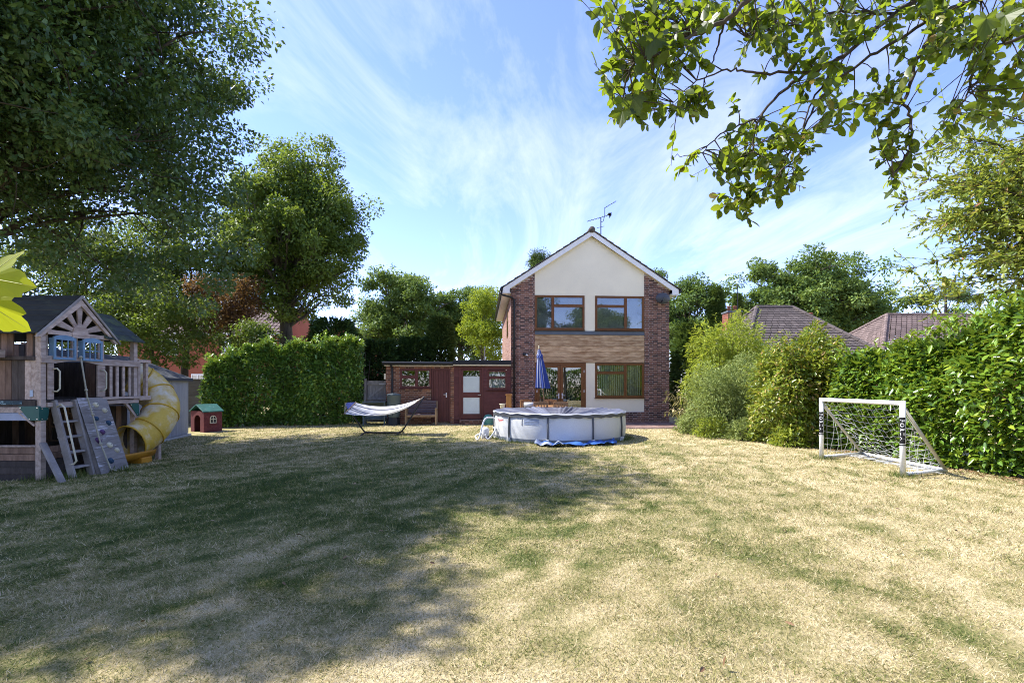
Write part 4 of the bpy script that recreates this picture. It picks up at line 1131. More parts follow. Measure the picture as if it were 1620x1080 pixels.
# ------------------------------------------------------------------ hammock on its stand
m_hstand = mat('dark_steel', (.03, .032, .035), .4, .2, 5, .03, metal=.3)
hm = thing('hammock', 'striped white hammock hung on a dark metal stand on the lawn', 'hammock', (-4.1, 15.3, 0))
LT, RT = Vector((-5.28, 15.30, .99)), Vector((-2.78, 15.30, 1.19))
g = MB(); g.tube([(-4.62, 15.3, .05), (-3.55, 15.3, .05)], .026, 8); wb(g, 'base_beam', m_hstand, hm)
for (bx, tip) in ((-4.62, LT), (-3.55, RT)):
    g = MB(); sg = 1 if tip.x > bx else -1
    g.tube([(bx-sg*.05, 15.3, .05), (bx+sg*.06, 15.3, .09), (bx+sg*.16, 15.3, .22), tip+Vector((0, 0, .0))], .024, 8); wb(g, 'arm', m_hstand, hm, smooth=True)
    g = MB(); g.tube([(bx, 14.75, .012), (bx, 15.0, .05), (bx, 15.6, .05), (bx, 15.85, .012)], .024, 8); wb(g, 'foot', m_hstand, hm, smooth=True)
m_st, nt, out = nodes_of('hammock_stripes'); N, L = nt.nodes, nt.links
a = N.new('ShaderNodeAttribute'); a.attribute_name = 'rnd'; c = ramp(nt, a.outputs['Fac'], [(0, (.10, .11, .16)), (.5, (.66, .66, .66))]); 
p = N.new('ShaderNodeBsdfPrincipled'); L.new(c, p.inputs['Base Color']); p.inputs['Roughness'].default_value = .85
t = N.new('ShaderNodeBsdfTranslucent'); L.new(c, t.inputs['Color']); ms = N.new('ShaderNodeMixShader'); ms.inputs[0].default_value = .25; L.new(p.outputs[0], ms.inputs[1]); L.new(t.outputs[0], ms.inputs[2]); L.new(ms.outputs[0], out.inputs['Surface'])
def hpt(u, v):
    """u along, v across"""
    x = -5.12+u*2.22; zl = .83+.30*(v-.5); zr = 1.10+.10*(v-.5)
    z = zl*(1-u)+zr*u - .27*4*u*(1-u)*(.75+.25*math.sin(math.pi*v)) - .07*math.sin(math.pi*v)*(4*u*(1-u))
    hw = .52+.03*math.sin(math.pi*u)
    return Vector((x, 15.3+hw*(2*v-1)*(1-.12*math.sin(math.pi*u)), z))
g = MB(); ns = 15
for k in range(ns):
    v0, v1 = k/ns, (k+1)/ns; rr = .0 if k in (2, 6, 8, 12) else 1.0
    g.add([hpt(i/24, v) for i in range(25) for v in (v0, v1)], [(2*i, 2*i+2, 2*i+3, 2*i+1) for i in range(24)], rr)
wb(g, 'fabric_bed', m_st, hm, smooth=True)
for u, tip in ((0, LT), (1, RT)):
    g = MB(); g.tube([hpt(u, -.04), hpt(u, 1.04)], .02, 8); wb(g, 'spreader_bar', m_teak, hm)
    g = MB()
    for k in range(9): g.tube([hpt(u, k/8), tip], .005, 4)
    wb(g, 'suspension_cords', m_rope, hm, kind='stuff')
g = MB(); g.grid(lambda a_, b_: hpt(0, .30+.70*b_).lerp(LT, .78*a_)+Vector((0, 0, .012)), 6, 8); wb(g, 'end_pocket', mat('pocket_blue', (.12, .14, .34), .85, .15, 5, .1), hm, smooth=True)

# ------------------------------------------------------------------ frame pool
pool = thing('frame_pool', 'round grey frame swimming pool with a sagging cover', 'swimming pool', (POOL_C[0], POOL_C[1], 0))
m_pw1 = mat('pool_liner', (.60, .61, .61), .55, .05, 1.5, .04); m_pgr = mat('pool_frame_grey', (.10, .105, .115), .45, .1, 4, .02); m_pband = mat('pool_band', (.16, .19, .24), .55, .1, 2, .03)
m_pwhite = mat('pool_white_plastic', (.72, .73, .74), .4, .05, 4, .02); m_tarp = mat('blue_tarpaulin', (.03, .10, .34), .5, .25, 5, .15)
NP = 10; A_OFF = R(-104)
def prad(a, z):
    k = ((a-A_OFF)/(2*math.pi)*NP) % 1
    return POOL_R-.05+.035*math.sin(math.pi*k)+.03*math.sin(math.pi*z/.8)
g = MB(); g.grid(lambda u, v: (prad(2*math.pi*u, .1+.64*v)*math.cos(2*math.pi*u), prad(2*math.pi*u, .1+.64*v)*math.sin(2*math.pi*u), .10+.64*v), 120, 8, True); g.build('pool_wall', m_pw1, pool, smooth=True)
g = MB(); g.grid(lambda u, v: ((prad(2*math.pi*u, .1)+.002-.02*(1-v))*math.cos(2*math.pi*u), (prad(2*math.pi*u, .1)+.002-.02*(1-v))*math.sin(2*math.pi*u), -.02+.13*v), 120, 3, True); g.build('lower_band', m_pband, pool, smooth=True)
g = MB(); g.tube([((POOL_R-.02)*math.cos(2*math.pi*i/60), (POOL_R-.02)*math.sin(2*math.pi*i/60), .765) for i in range(61)], .042, 10, cap=False); g.build('top_rail', m_pgr, pool, smooth=True)
g = MB(); g.grid(lambda u, v: ((POOL_R-.012+.03)*math.cos(2*math.pi*u), (POOL_R-.012+.03)*math.sin(2*math.pi*u), .69+.08*v+.012*math.sin(37*u*2*math.pi)*(1-v)), 160, 2, True); q = g.build('cover_skirt', m_pgr, pool, smooth=True)
# one square of the wall carries a printed warning panel, another a small red wordmark
for k in range(NP):
    a_ = A_OFF+2*math.pi*k/NP; ca, sa = math.cos(a_), math.sin(a_); rr = POOL_R+.0
    pl = MB(); pl.tube([(rr*ca, rr*sa, -.01), ((rr+.008)*ca, (rr+.008)*sa, .4), ((rr-.01)*ca, (rr-.01)*sa, .77)], .023, 8); po_ = pl.build('pole', m_pgr, pool, smooth=True)
    f = MB(); f.prism([(-.10, -.02), (.10, -.02), (.03, .05), (.03, .12), (-.03, .12), (-.03, .05)], 1, -.04, .05); fo2 = f.build('foot', m_pwhite, po_, bevel=.005)
    fo2.location = ((rr+.02)*ca, (rr+.02)*sa, 0); fo2.rotation_euler = (0, 0, a_+math.pi/2)
    a2 = a_+math.pi/NP
def curved_patch(a0, a1, z0, z1, o, name, mm, label=None):
    g = MB(); g.grid(lambda u, v: ((prad(a0+(a1-a0)*u, z0+(z1-z0)*v)+o)*math.cos(a0+(a1-a0)*u), (prad(a0+(a1-a0)*u, z0+(z1-z0)*v)+o)*math.sin(a0+(a1-a0)*u), z0+(z1-z0)*v), 10, 3)
    return g.build(name, mm, pool, smooth=True, label=label)
m_print = mat('faded_blue_print', (.25, .30, .42), .6, .2, 6, 0); m_redp = mat('red_print', (.55, .10, .08), .6, .2, 6, 0)
for i in range(4): curved_patch(R(-124), R(-111), .50+i*.042, .528+i*.042, .004, 'printed_line', m_print, 'faded blue warning print')
curved_patch(R(-126), R(-125.2), .47, .65, .004, 'printed_mark', m_pgr)
curved_patch(R(-158), R(-148), .565, .590, .004, 'printed_wordmark', m_redp, 'small red wordmark'); curved_patch(R(-156), R(-150), .535, .545, .004, 'printed_line', m_redp)
m_cov, nt, out = nodes_of('pool_cover'); N, L = nt.nodes, nt.links
tc = N.new('ShaderNodeTexCoord'); nz = N.new('ShaderNodeTexNoise'); nz.inputs['Scale'].default_value = 2.5; nz.inputs['Detail'].default_value = 5; L.new(tc.outputs['Object'], nz.inputs['Vector'])
c = ramp(nt, nz.outputs['Fac'], [(.3, (.075, .08, .12)), (.7, (.16, .17, .21))]); p = N.new('ShaderNodeBsdfPrincipled'); L.new(c, p.inputs['Base Color']); p.inputs['Roughness'].default_value = .32; p.inputs['Specular IOR Level'].default_value = .75
b = N.new('ShaderNodeBump'); b.inputs['Strength'].default_value = .25; b.inputs['Distance'].default_value = .03; L.new(nz.outputs['Fac'], b.inputs['Height']); L.new(b.outputs[0], p.inputs['Normal']); L.new(p.outputs[0], out.inputs['Surface'])
knots = [R(-104+36*k+random.uniform(-4, 4)) for k in range(10)]
def cover(u, v):
    a_ = 2*math.pi*u; r_ = v*(POOL_R+.0)
    dk_ = min(abs((a_-q+math.pi) % (2*math.pi)-math.pi) for q in knots)
    near = math.exp(-(dk_/.16)**2)
    pleat = near*.055*math.sin(a_*62)*min(1, v*1.3)*(1 if v < .98 else .3)
    z = .80 - .16*(1-v**2.2) + .045*near*v**3*(1-v)*4 + pleat*(.35+.65*v) - .05*(1-near)*(math.sin(math.pi*min(v, 1))**2)
    if v > .985: z = .805
    return (r_*math.cos(a_), r_*math.sin(a_), z)
g = MB(); g.grid(cover, 360, 26, True); g.build('pool_cover', m_cov, pool, smooth=True)
g = MB(); g.grid(lambda u, v: ((POOL_R+.0+.035*v)*math.cos(2*math.pi*u), (POOL_R+.0+.035*v)*math.sin(2*math.pi*u), .806-.03*v-.012*math.sin(23*u*2*math.pi)*v), 160, 3, True); g.build('cover_hem', mat('cover_hem', (.42, .43, .45), .5, .1, 3, .05), pool, smooth=True)
pm = thing('filter_pump', 'white pool filter pump with hoses beside the frame pool', 'pump', (-.78, 14.05, 0))
g = MB(); g.lathe([(.10, -.02), (.12, .02), (.12, .26), (.10, .30), (.06, .33), (.0, .34)], 18); g.build('housing', m_pwhite, pm, smooth=True)
g = MB(); g.tube([(.0, -.12, .08), (.10, -.24, .06)], .05, 10); g.build('motor', m_pgr, pm)
for (z1, a_, dx) in ((.55, R(193), -.16), (.28, R(200), .12)):
    e = Vector((POOL_C[0]+POOL_R*math.cos(a_)+.03, POOL_C[1]+POOL_R*math.sin(a_), z1))-Vector((-.78, 14.05, 0))
    g = MB(); g.tube([cr([Vector((.02, -.02, .2)), Vector((-.10+dx, -.15, .10)), Vector((dx, -.35, .03)), e*.6+Vector((dx-.05, -.18, z1*.4)), e+Vector((-.14, -.03, .06)), e], i/24) for i in range(25)], .024, 8); g.build('hose', m_pwhite, pm, smooth=True)
gs = thing('groundsheet', 'crumpled blue tarpaulin lying along the foot of the pool', 'tarpaulin', (1.6, 12.5, 0))
def sheet(u, v):
    a_ = R(-112+64*u); rr = POOL_R+.06+(.04+.40*v)*(.25+.75*math.sin(math.pi*u)**.6)*(.55+.9*vnoise(np.array([u*7+1]), np.array([3.3]))[0])
    x = POOL_C[0]+rr*math.cos(a_)-1.6; y = POOL_C[1]+rr*math.sin(a_)-12.5
    z = .012+.15*max(0, vnoise(np.array([u*11+2]), np.array([v*3+5]))[0]-.35)*(1-.3*v)+.05*vnoise(np.array([u*37]), np.array([v*8]))[0]*vnoise(np.array([u*13]), np.array([v*4]))[0]+.03*abs(math.sin(17*u+4*v+3*math.sin(9*u)))
    return (x, y, z)
g = MB(); g.grid(sheet, 70, 9); q = g.build('sheet', m_tarp, gs, smooth=True).modifiers.new('solid', 'SOLIDIFY'); q.thickness = .006
g = MB(); g.grid(lambda u, v: tuple(Vector(sheet(.02+.30*u, .5+.6*v))+Vector((-.05, -.06, .03+.03*math.sin(17*u)))), 30, 6); q = g.build('folded_edge', mat('tarp_pale_side', (.36, .42, .55), .5, .3, 7, .1), gs, smooth=True).modifiers.new('solid', 'SOLIDIFY'); q.thickness = .006

# ------------------------------------------------------------------ patio table, chairs, parasol, posts
m_hard = mat('oiled_hardwood', (.26, .125, .05), .55, .3, 5, .1, col2=(.40, .22, .10), stretch=(2, 2, .6), objvar=.1)
TC = Vector((1.28, 17.75, .04))
tbl = thing('patio_table', 'round hardwood patio table with the closed parasol through it', 'table', TC)
g = MB(); g.lathe([(.0, .70), (.74, .70), (.76, .71), (.76, .735), (.74, .745), (.03, .745)], 36); g.build('table_top', m_hard, tbl)
for a_ in (45, 135, 225, 315): MB().beam((.5*math.cos(R(a_)), .5*math.sin(R(a_)), .70), (.55*math.cos(R(a_)), .55*math.sin(R(a_)), -.02), .06, .06).build('leg', m_hard, tbl, bevel=.005)
def chair(label, x, y, rz):
    c = thing('patio_chair', label, 'chair', (x, y, .04), rz, 'hardwood chairs round the patio table')
    for sx in (-.23, .23):
        MB().box(sx-.022, sx+.022, -.22, -.178, -.01, .62).build('leg', m_hard, c, bevel=.004)
        MB().beam((sx, .20, -.01), (sx, .29, .93), .044, .044).build('leg', m_hard, c, bevel=.004)
        MB().box(sx-.03, sx+.03, -.24, .26, .62, .645).build('armrest', m_hard, c, bevel=.005)
    for i in range(6): MB().box(-.21, .21, -.21+i*.072, -.21+i*.072+.06, .42, .44).build('seat_slat', m_hard, c)
    g = MB(); g.prism([(-.25, .86), (.25, .86), (.25, .93)]+[(.25-.5*k/10, .93+.025*math.sin(math.pi*k/10)) for k in range(1, 10)]+[(-.25, .93)], 1, .268, .30); g.build('top_rail', m_hard, c, bevel=.004)
    MB().box(-.21, .21, .24, .265, .50, .545).build('lower_rail', m_hard, c)
    for i in range(8): MB().beam((-.186+i*.053, .252, .545), (-.186+i*.053, .284, .86), .028, .014).build('back_slat', m_hard, c)
chair('slatted hardwood chair with its back to the pool, nearest the timber post', TC.x-.30, TC.y-1.0, math.pi)
chair('slatted hardwood chair with its back to the pool, in front of the french doors', TC.x+.38, TC.y-1.0, math.pi)
chair('hardwood chair on the house side of the patio table, against the brick pier', TC.x-.62, TC.y+.72, R(25))
chair('hardwood chair on the house side of the patio table, at the french doors', TC.x+.20, TC.y+.95, R(-8))
par = thing('parasol', 'closed blue and white striped parasol leaning over the patio table', 'parasol', TC)
ax0, ax1 = Vector((.0, -.0, .0)), Vector((-.30, -.02, 2.92))
def axp(z): return ax0.lerp(ax1, z/2.92)
g = MB(); g.tube([axp(-.02), axp(2.86)], .019, 10); g.build('pole', m_teak, par)
m_par, nt, out = nodes_of('parasol_cloth'); N, L = nt.nodes, nt.links
a = N.new('ShaderNodeAttribute'); a.attribute_name = 'rnd'; c = ramp(nt, a.outputs['Fac'], [(.45, (.018, .045, .22)), (.55, (.66, .68, .74))]); p = N.new('ShaderNodeBsdfPrincipled'); L.new(c, p.inputs['Base Color']); p.inputs['Roughness'].default_value = .8
L.new(p.outputs[0], out.inputs['Surface'])
g = MB(); NS = 32
def canopy(a_, f):
    z = 2.82-1.42*f
    r_ = (.035+.19*f**.75)*(1+.24*math.cos(8*a_)*(.3+.7*f)) + (.03 if f > .13 and f < .16 else 0)
    return axp(z)+Vector((r_*math.cos(a_), r_*math.sin(a_)*.9, .02*math.sin(8*a_)*f))
fs_ = [0, .03, .07, .12, .15, .2, .3, .42, .55, .7, .85, 1.0]
for k in range(NS):
    a0, a1 = 2*math.pi*k/NS, 2*math.pi*(k+1)/NS
    g.add([canopy(a_, f) for f in fs_ for a_ in (a0, (a0+a1)/2, a1)], [(3*i+j, 3*i+j+1, 3*i+j+4, 3*i+j+3) for i in range(len(fs_)-1) for j in (0, 1)], 1.0 if k % 4 == 1 else 0.0)
g.build('canopy', m_par, par, smooth=True)
g = MB(); g.grid(lambda u, v: axp(2.60-.10*v)+Vector(((.085+.03*v)*math.cos(2*math.pi*u)*(1+.1*math.cos(16*math.pi*u)), (.085+.03*v)*math.sin(2*math.pi*u)*(1+.1*math.cos(16*math.pi*u)), 0)), 40, 3, True); g.build('vent_cap', m_par, par, smooth=True)
g = MB(); g.lathe([(.0, -.02), (.03, .0), (.022, .03), (.03, .06), (.0, .10)], 12, axp(2.86)); g.build('finial', m_creamp, par)
m_post = mat('orange_stained_post', (.40, .19, .05), .6, .3, 4, .12, stretch=(2, 2, .5))
pst = thing('timber_post', 'orange stained timber post standing beside the house corner', 'post', (-.12, 18.3, 0))
MB().box(-.10, .10, -.10, .10, -.03, 1.16).build('shaft', m_post, pst, bevel=.006); MB().box(-.125, .125, -.125, .125, 1.16, 1.20).build('cap', m_post, pst, bevel=.01)
MB().obox((-.105, -.03, .85), (.02, .05, .06)).build('fitting', m_creamp, pst)
fp = thing('garden_post', 'short white post with a cream pot shaped cap beside the timber post', 'post', (-.35, 17.7, 0))
g = MB(); g.box(-.06, .06, -.06, .06, -.03, .66); g.build('shaft', m_pwhite, fp, bevel=.006)
g = MB(); g.lathe([(.06, .66), (.08, .74), (.10, .84), (.11, .85), (.11, .87), (.08, .87)], 14); g.build('cap', m_creamp, fp, smooth=True)
hb = thing('sheet_roll', 'grey roll of folded plastic sheet behind the pool rim', 'roll', (.62, 16.75, .78))
st_ = thing('garden_stool', 'small wooden stool under the grey roll of plastic sheet', 'stool', (.62, 16.75, 0))
g = MB(); g.tube([(-.2, 0, .085), (.2, .05, .085)], .09, 14); g.build('roll', m_pw1, hb, smooth=True)
g = MB(); g.tube([(-.205, 0, .085), (-.2, 0, .085)], .05, 12); g.build('core', m_pgr, hb)
for x in (-.15, .15):
    for y in (-.06, .09): MB().box(x-.02, x+.02, y-.02, y+.02, .0, .74).build('leg', m_teak, st_)
MB().box(-.2, .2, -.1, .13, .74, .78).build('seat', m_teak, st_, bevel=.006)

# ------------------------------------------------------------------ football goal
m_goal = mat('goal_white_plastic', (.78, .79, .80), .4, .06, 4, .03, dirt=((.5, .5, .46), 6, .62, .8)); m_net = mat('net_cord', (.62, .63, .62), .8, .1, 30, 0)
goal = thing('football_goal', 'small white football goal with sagging net in front of the laurel hedge', 'goal', (7.2, 9.4, 0))
F0, F1 = Vector((6.69, 8.28, 0)), Vector((6.56, 10.25, 0)); B0, B1 = Vector((7.75, 8.64, 0)), Vector((7.82, 10.8, 0)); GH = 1.25
up = Vector((0, 0, 1))
for f in (F0, F1):
    g = MB(); g.tube([f-up*.02, f+up*(GH+.04)], .042, 14); wb(g, 'post', m_goal, goal, smooth=True)
g = MB(); d = (F1-F0).normalized()*.05; g.tube([F0+up*GH-d*0, F1+up*GH], .040, 14); wb(g, 'crossbar', m_goal, goal, smooth=True)
for f, bb in ((F0, B0), (F1, B1)):
    g = MB(); g.tube([f+up*(GH-.06), bb+up*.04], .030, 12); wb(g, 'diagonal_bar', mat('goal_cream', (.52, .50, .42), .5, .1, 4, .03), goal, smooth=True)
    g = MB(); g.tube([f+up*.035, bb+up*.035], .033, 12); wb(g, 'side_bar', m_goal, goal, smooth=True)
g = MB(); g.tube([B0+up*.035, B1+up*.035], .036, 12); wb(g, 'back_bar', m_goal, goal, smooth=True)
g = MB()
nu, nv = 15, 12
def back(u, v):
    p = (F0+up*GH).lerp(F1+up*GH, u).lerp((B0+up*.05).lerp(B1+up*.05, u), v)
    sag = math.sin(math.pi*u)*math.sin(math.pi*min(v, 1))
    q = p + Vector((.10*sag, 0, -.20*sag-.02*math.sin(u*37)*math.sin(v*23)))
    q += Vector((.012*math.sin(u*51+v*17), .012*math.sin(v*61+u*9), .015*math.sin(u*43)*math.sin(math.pi*v)))
    q.z = max(q.z, .03); return q
for i in range(nu+1): g.tube([back(i/nu, j/20) for j in range(21)], .0030, 4, cap=False)
for j in range(nv+1): g.tube([back(i/30, j/nv) for i in range(31)], .0030, 4, cap=False)
for f, bb, q in ((F0, B0, .0), (F1, B1, 1.)):
    for k in range(1, 9):
        z = GH*k/9; e = (f+up*(GH-.06)).lerp(bb+up*.05, (GH-z)/GH)
        s = (f+up*.04).lerp(bb+up*.04, .0)+up*z
        g.tube([s.lerp(e, t_/6)+Vector((.0, (.06 if q == 0 else -.06)*math.sin(math.pi*t_/6), -.04*math.sin(math.pi*t_/6))) for t_ in range(7)], .0030, 4, cap=False)
        s2 = f.lerp(bb, k/9); zt = (1-k/9)*(GH-.06)+.05
        g.tube([s2+up*(.05+(zt-.05)*t_/5)+Vector((.03*math.sin(k*2.1+t_), .07*math.sin(math.pi*t_/5)*(1 if q == 0 else -1), 0)) for t_ in range(6)], .0030, 4, cap=False)
# loose net gathered on the ground inside
r_ = random.Random(5)
for k in range(36):
    u = k/36; s = F0.lerp(F1, u).lerp(B0.lerp(B1, u), .72)
    pts = [s + Vector((r_.uniform(-.22, .2), r_.uniform(-.2, .2), r_.uniform(.02, .06))) for _ in range(5)]
    g.tube([cr(pts, i/10) for i in range(11)], .0030, 4, cap=False)
wb(g, 'net', m_net, goal, kind='stuff')
# printed name bands: black wrap with white letters reading downwards
m_ink = mat('black_print', (.012, .012, .014), .5, .1, 6, 0)
def band(f, za, zb_, name):
    g = MB(); a0 = math.atan2(-f.y, -f.x)
    g.grid(lambda u, v: (f.x+.0435*math.cos(a0-.35+2.6*(u-.5)), f.y+.0435*math.sin(a0-.35+2.6*(u-.5)), za+(zb_-za)*v), 14, 2); return wb(g, name, m_ink, goal, smooth=True)
def letters(txt, f, ztop, size, step):
    a0 = math.atan2(-f.y, -f.x)-.25
    nrm = Vector((math.cos(a0), math.sin(a0), 0))
    for i, ch in enumerate(txt):
        cu = bpy.data.curves.new('letter', 'FONT'); cu.body = ch; cu.size = size; cu.align_x = 'CENTER'; cu.align_y = 'CENTER'; cu.offset = .0018
        tmp = bpy.data.objects.new('tmp', cu); COL.objects.link(tmp)
        me = bpy.data.meshes.new_from_object(tmp.evaluated_get(bpy.context.evaluated_depsgraph_get()))
        bpy.data.objects.remove(tmp); bpy.data.curves.remove(cu)
        me.materials.clear(); me.materials.append(m_goal)
        # letter x axis points down the post, its y axis to the right of the viewer; wrap on the post
        side = Vector((-nrm.y, nrm.x, 0))
        for v in me.vertices:
            th_ = v.co.y/.0445
            q = Vector((f.x, f.y, 0)) + (nrm*math.cos(th_)+side*math.sin(th_))*.0448
            q.z = ztop-i*step-v.co.x
            v.co = q-rootloc(goal)
        o = link('printed_letter', me, goal)
for f, zt in ((F0, 1.00), (F1, .985)):
    band(f, zt-.44, zt+.01, 'printed_band'); letters('FORZA', f, zt-.045, .085, .077)
    g = MB(); a0 = math.atan2(-f.y, -f.x); g.grid(lambda u, v: (f.x+.0437*math.cos(a0+2.8*(u-.5)), f.y+.0437*math.sin(a0+2.8*(u-.5)), zt-.475+.02*v), 12, 2); wb(g, 'printed_ring', m_ink, goal, smooth=True)

# ------------------------------------------------------------------ neighbouring houses
m_rt1 = mat('bungalow_tile', (.095, .078, .072), .9, .3, 6, .3, attr=.22, stretch=(3, 3, 1), objvar=.05)
m_rt2 = mat('pink_brown_tile', (.16, .118, .104), .9, .3, 6, .3, attr=.22, stretch=(3, 3, 1), objvar=.05)
m_chim = brickmat('chimney_brick', [(0, (.22, .075, .05)), (1, (.36, .14, .09))])
def course_roof(mb, e0, e1, r0, r1, n, lift=.045):
    """stepped tile courses between an eaves edge and a ridge edge, each course cut into tiles"""
    e0, e1, r0, r1 = (Vector(q) for q in (e0, e1, r0, r1))
    nrm = (e1-e0).cross(r0-e0).normalized()
    if nrm.z < 0: nrm = -nrm
    for i in range(n):
        f0, f1 = i/n, (i+1)/n+.25/n
        f1 = min(f1, 1.0)
        a, b, c, d = e0.lerp(r0, f0), e1.lerp(r1, f0), e1.lerp(r1, f1), e0.lerp(r0, f1)
        L_ = (b-a).length; k = max(1, int(L_/.34))
        for j in range(k):
            s, t = j/k, (j+1)/k-.006
            p = [a.lerp(b, s)+nrm*lift, a.lerp(b, t)+nrm*lift, d.lerp(c, t)+nrm*.006, d.lerp(c, s)+nrm*.006, a.lerp(b, s), a.lerp(b, t)]
            mb.add(p, [(0,1,2,3),(4,5,1,0)])
    return mb
def hip_house(name, label, x0, x1, y0, y1, zr, ze, hip, wall_m, roof_m, n):
    o = thing(name, label, 'house', ((x0+x1)/2, (y0+y1)/2, 0)); cx, cy = (x0+x1)/2, (y0+y1)/2
    hx, hy = (x1-x0)/2, (y1-y0)/2; rx = hx-hip
    MB().box(-hx+.4, hx-.4, -hy+.4, hy-.4, 0, ze+.1).build('wall', wall_m, o)
    for q in ((-hx, -hy, hx, -hy, -rx, rx), (hx, hy, -hx, hy, rx, -rx)):
        mb = course_roof(MB(), (q[0], q[1], ze), (q[2], q[3], ze), (q[4], 0, zr), (q[5], 0, zr), n); mb.build('roof_slope', roof_m, o, kind='stuff')
    for sx in (-1, 1):
        mb = course_roof(MB(), (sx*hx, sx*hy, ze), (sx*hx, -sx*hy, ze), (sx*rx, 0, zr), (sx*rx, .0, zr), n); mb.build('roof_slope', roof_m, o, kind='stuff')
    def rid(p, q):
        p, q = Vector(p), Vector(q); k = max(2, int((q-p).length/.42))
        mb = MB()
        for i in range(k): mb.tube([p.lerp(q, i/k), p.lerp(q, (i+1.08)/k)], [.12, .105], 8)
        mb.build('ridge_tiles', roof_m, o, kind='stuff')
    rid((-rx, 0, zr+.03), (rx, 0, zr+.03))
    for sx in (-1, 1):
        for sy in (-1, 1): rid((sx*hx, sy*hy, ze+.05), (sx*rx, 0, zr+.03))
    return o
b1 = hip_house('bungalow', 'brown tiled hip roofed bungalow beyond the right hand shrubs', 10.9, 18.4, 22.8, 31.2, 5.85, 2.55, 2.75, m_brick_red, m_rt1, 22)
b2 = hip_house('bungalow', 'pinkish brown tiled bungalow rising behind the laurel hedge', 20.6, 34.5, 27, 37, 6.15, 2.6, 4.2, m_brick_red, m_rt2, 24)
def chimney(o, x, y, z0, z1, w):
    c = MB(); d = rootloc(o); x -= d.x; y -= d.y
    bricks(c, x-w/2, x+w/2, z0, z1, lambda a, z, q: (a, y-w/2-q, z)); bricks(c, y-w/2, y+w/2, z0, z1, lambda a, z, q: (x-w/2-q, a, z))
    core_ = MB().box(x-w/2, x+w/2, y-w/2, y+w/2, z0, z1); co = core_.build('chimney', m_mortar, o); c.build('brickwork', m_chim, co, kind='stuff')
    MB().box(x-w/2-.05, x+w/2+.05, y-w/2-.05, y+w/2+.05, z1, z1+.10).build('coping', m_flash, co)
    for s in (-.18, .18):
        p_ = MB(); p_.lathe([(.11, 0), (.09, .28), (.115, .30), (.115, .34), (.07, .34)], 12, (x+s, y, z1+.10)); p_.build('chimney_pot', m_chim, co, smooth=True)
chimney(b1, 13.55, 29.8, 2.0, 5.95, .82); chimney(b1, 18.3, 29.9, 2.0, 5.55, .8)
ae2 = thing('television_aerial', 'thin aerial on the bungalow chimney in front of the far oaks', 'aerial', (13.95, 29.9, 0))
g = MB(); g.tube([(0, 0, 5.8), (0, 0, 7.75)], .025, 6); g.build('mast', m_black, ae2); yagi((-.75, 0, 7.5), (.85, 0, 7.95), 8, .2, ae2, 'boom')

def brick_house(name, label, x0, x1, y0, y1, h, windows, gable=False):
    o = thing(name, label, 'house', ((x0+x1)/2, y0, 0)); cx = (x0+x1)/2; hw = (x1-x0)/2; D_ = y1-y0
    if gable:
        MB().prism([(-hw, 0), (hw, 0), (hw, h), (0, h+hw*.95), (-hw, h)], 1, 0, D_).build('wall', m_brick_red, o)
        for s in (-1, 1):
            mb = course_roof(MB(), (s*(hw+.25), -.25, h-.22), (s*(hw+.25), D_, h-.22), (0, -.25, h+hw*.95+.03), (0, D_, h+hw*.95+.03), 16); mb.build('roof_slope', m_rt2, o, kind='stuff')
            MB().beam((s*(hw+.25), -.27, h-.25), (0, -.27, h+hw*.95), .04, .22, (0, 0, 1)).build('barge_board', m_white, o)
    else:
        MB().box(-hw, hw, 0, D_, 0, h).build('wall', m_brick_red, o)
        mb = course_roof(MB(), (-hw-.3, -.3, h-.1), (hw+.3, -.3, h-.1), (-hw-.3, D_/2, h+2.6), (hw+.3, D_/2, h+2.6), 18); mb.build('roof_slope', m_rt2, o, kind='stuff')
        MB().prism([(-.28, h-.12), (D_/2, h+2.55), (D_+.28, h-.12)], 0, -hw-.2, hw-.02).build('roof_deck', m_brick_red, o)
        MB().box(-hw-.3, hw+.3, -.36, -.3, h-.22, h-.02).build('fascia', m_white, o)
    for (a, b, z0, z1) in windows: window(o, a-cx, b-cx, z0, z1, [(0, .5, 0, 1), (.5, 1, 0, 1)], m_white, None, -.03, .1, .07)
    return o
brick_house('brick_house', 'red brick house with white windows glimpsed behind the left hand trees', -31, -18.2, 38, 46, 5.6,
            [(-22.8, -21.9, 4.0, 5.3), (-20.75, -20.15, 4.0, 5.3), (-27.6, -26.2, 3.9, 5.2), (-25.2, -24.2, 1.0, 2.4), (-22.8, -21.6, .9, 2.4), (-20.6, -19.4, .9, 2.4)])
brick_house('brick_house', 'red brick gable with white barge boards peeping over the laurel hedge', -14.2, -11.5, 36, 44, 5.0, [(-13.4, -12.3, 3.4, 4.6)], True)

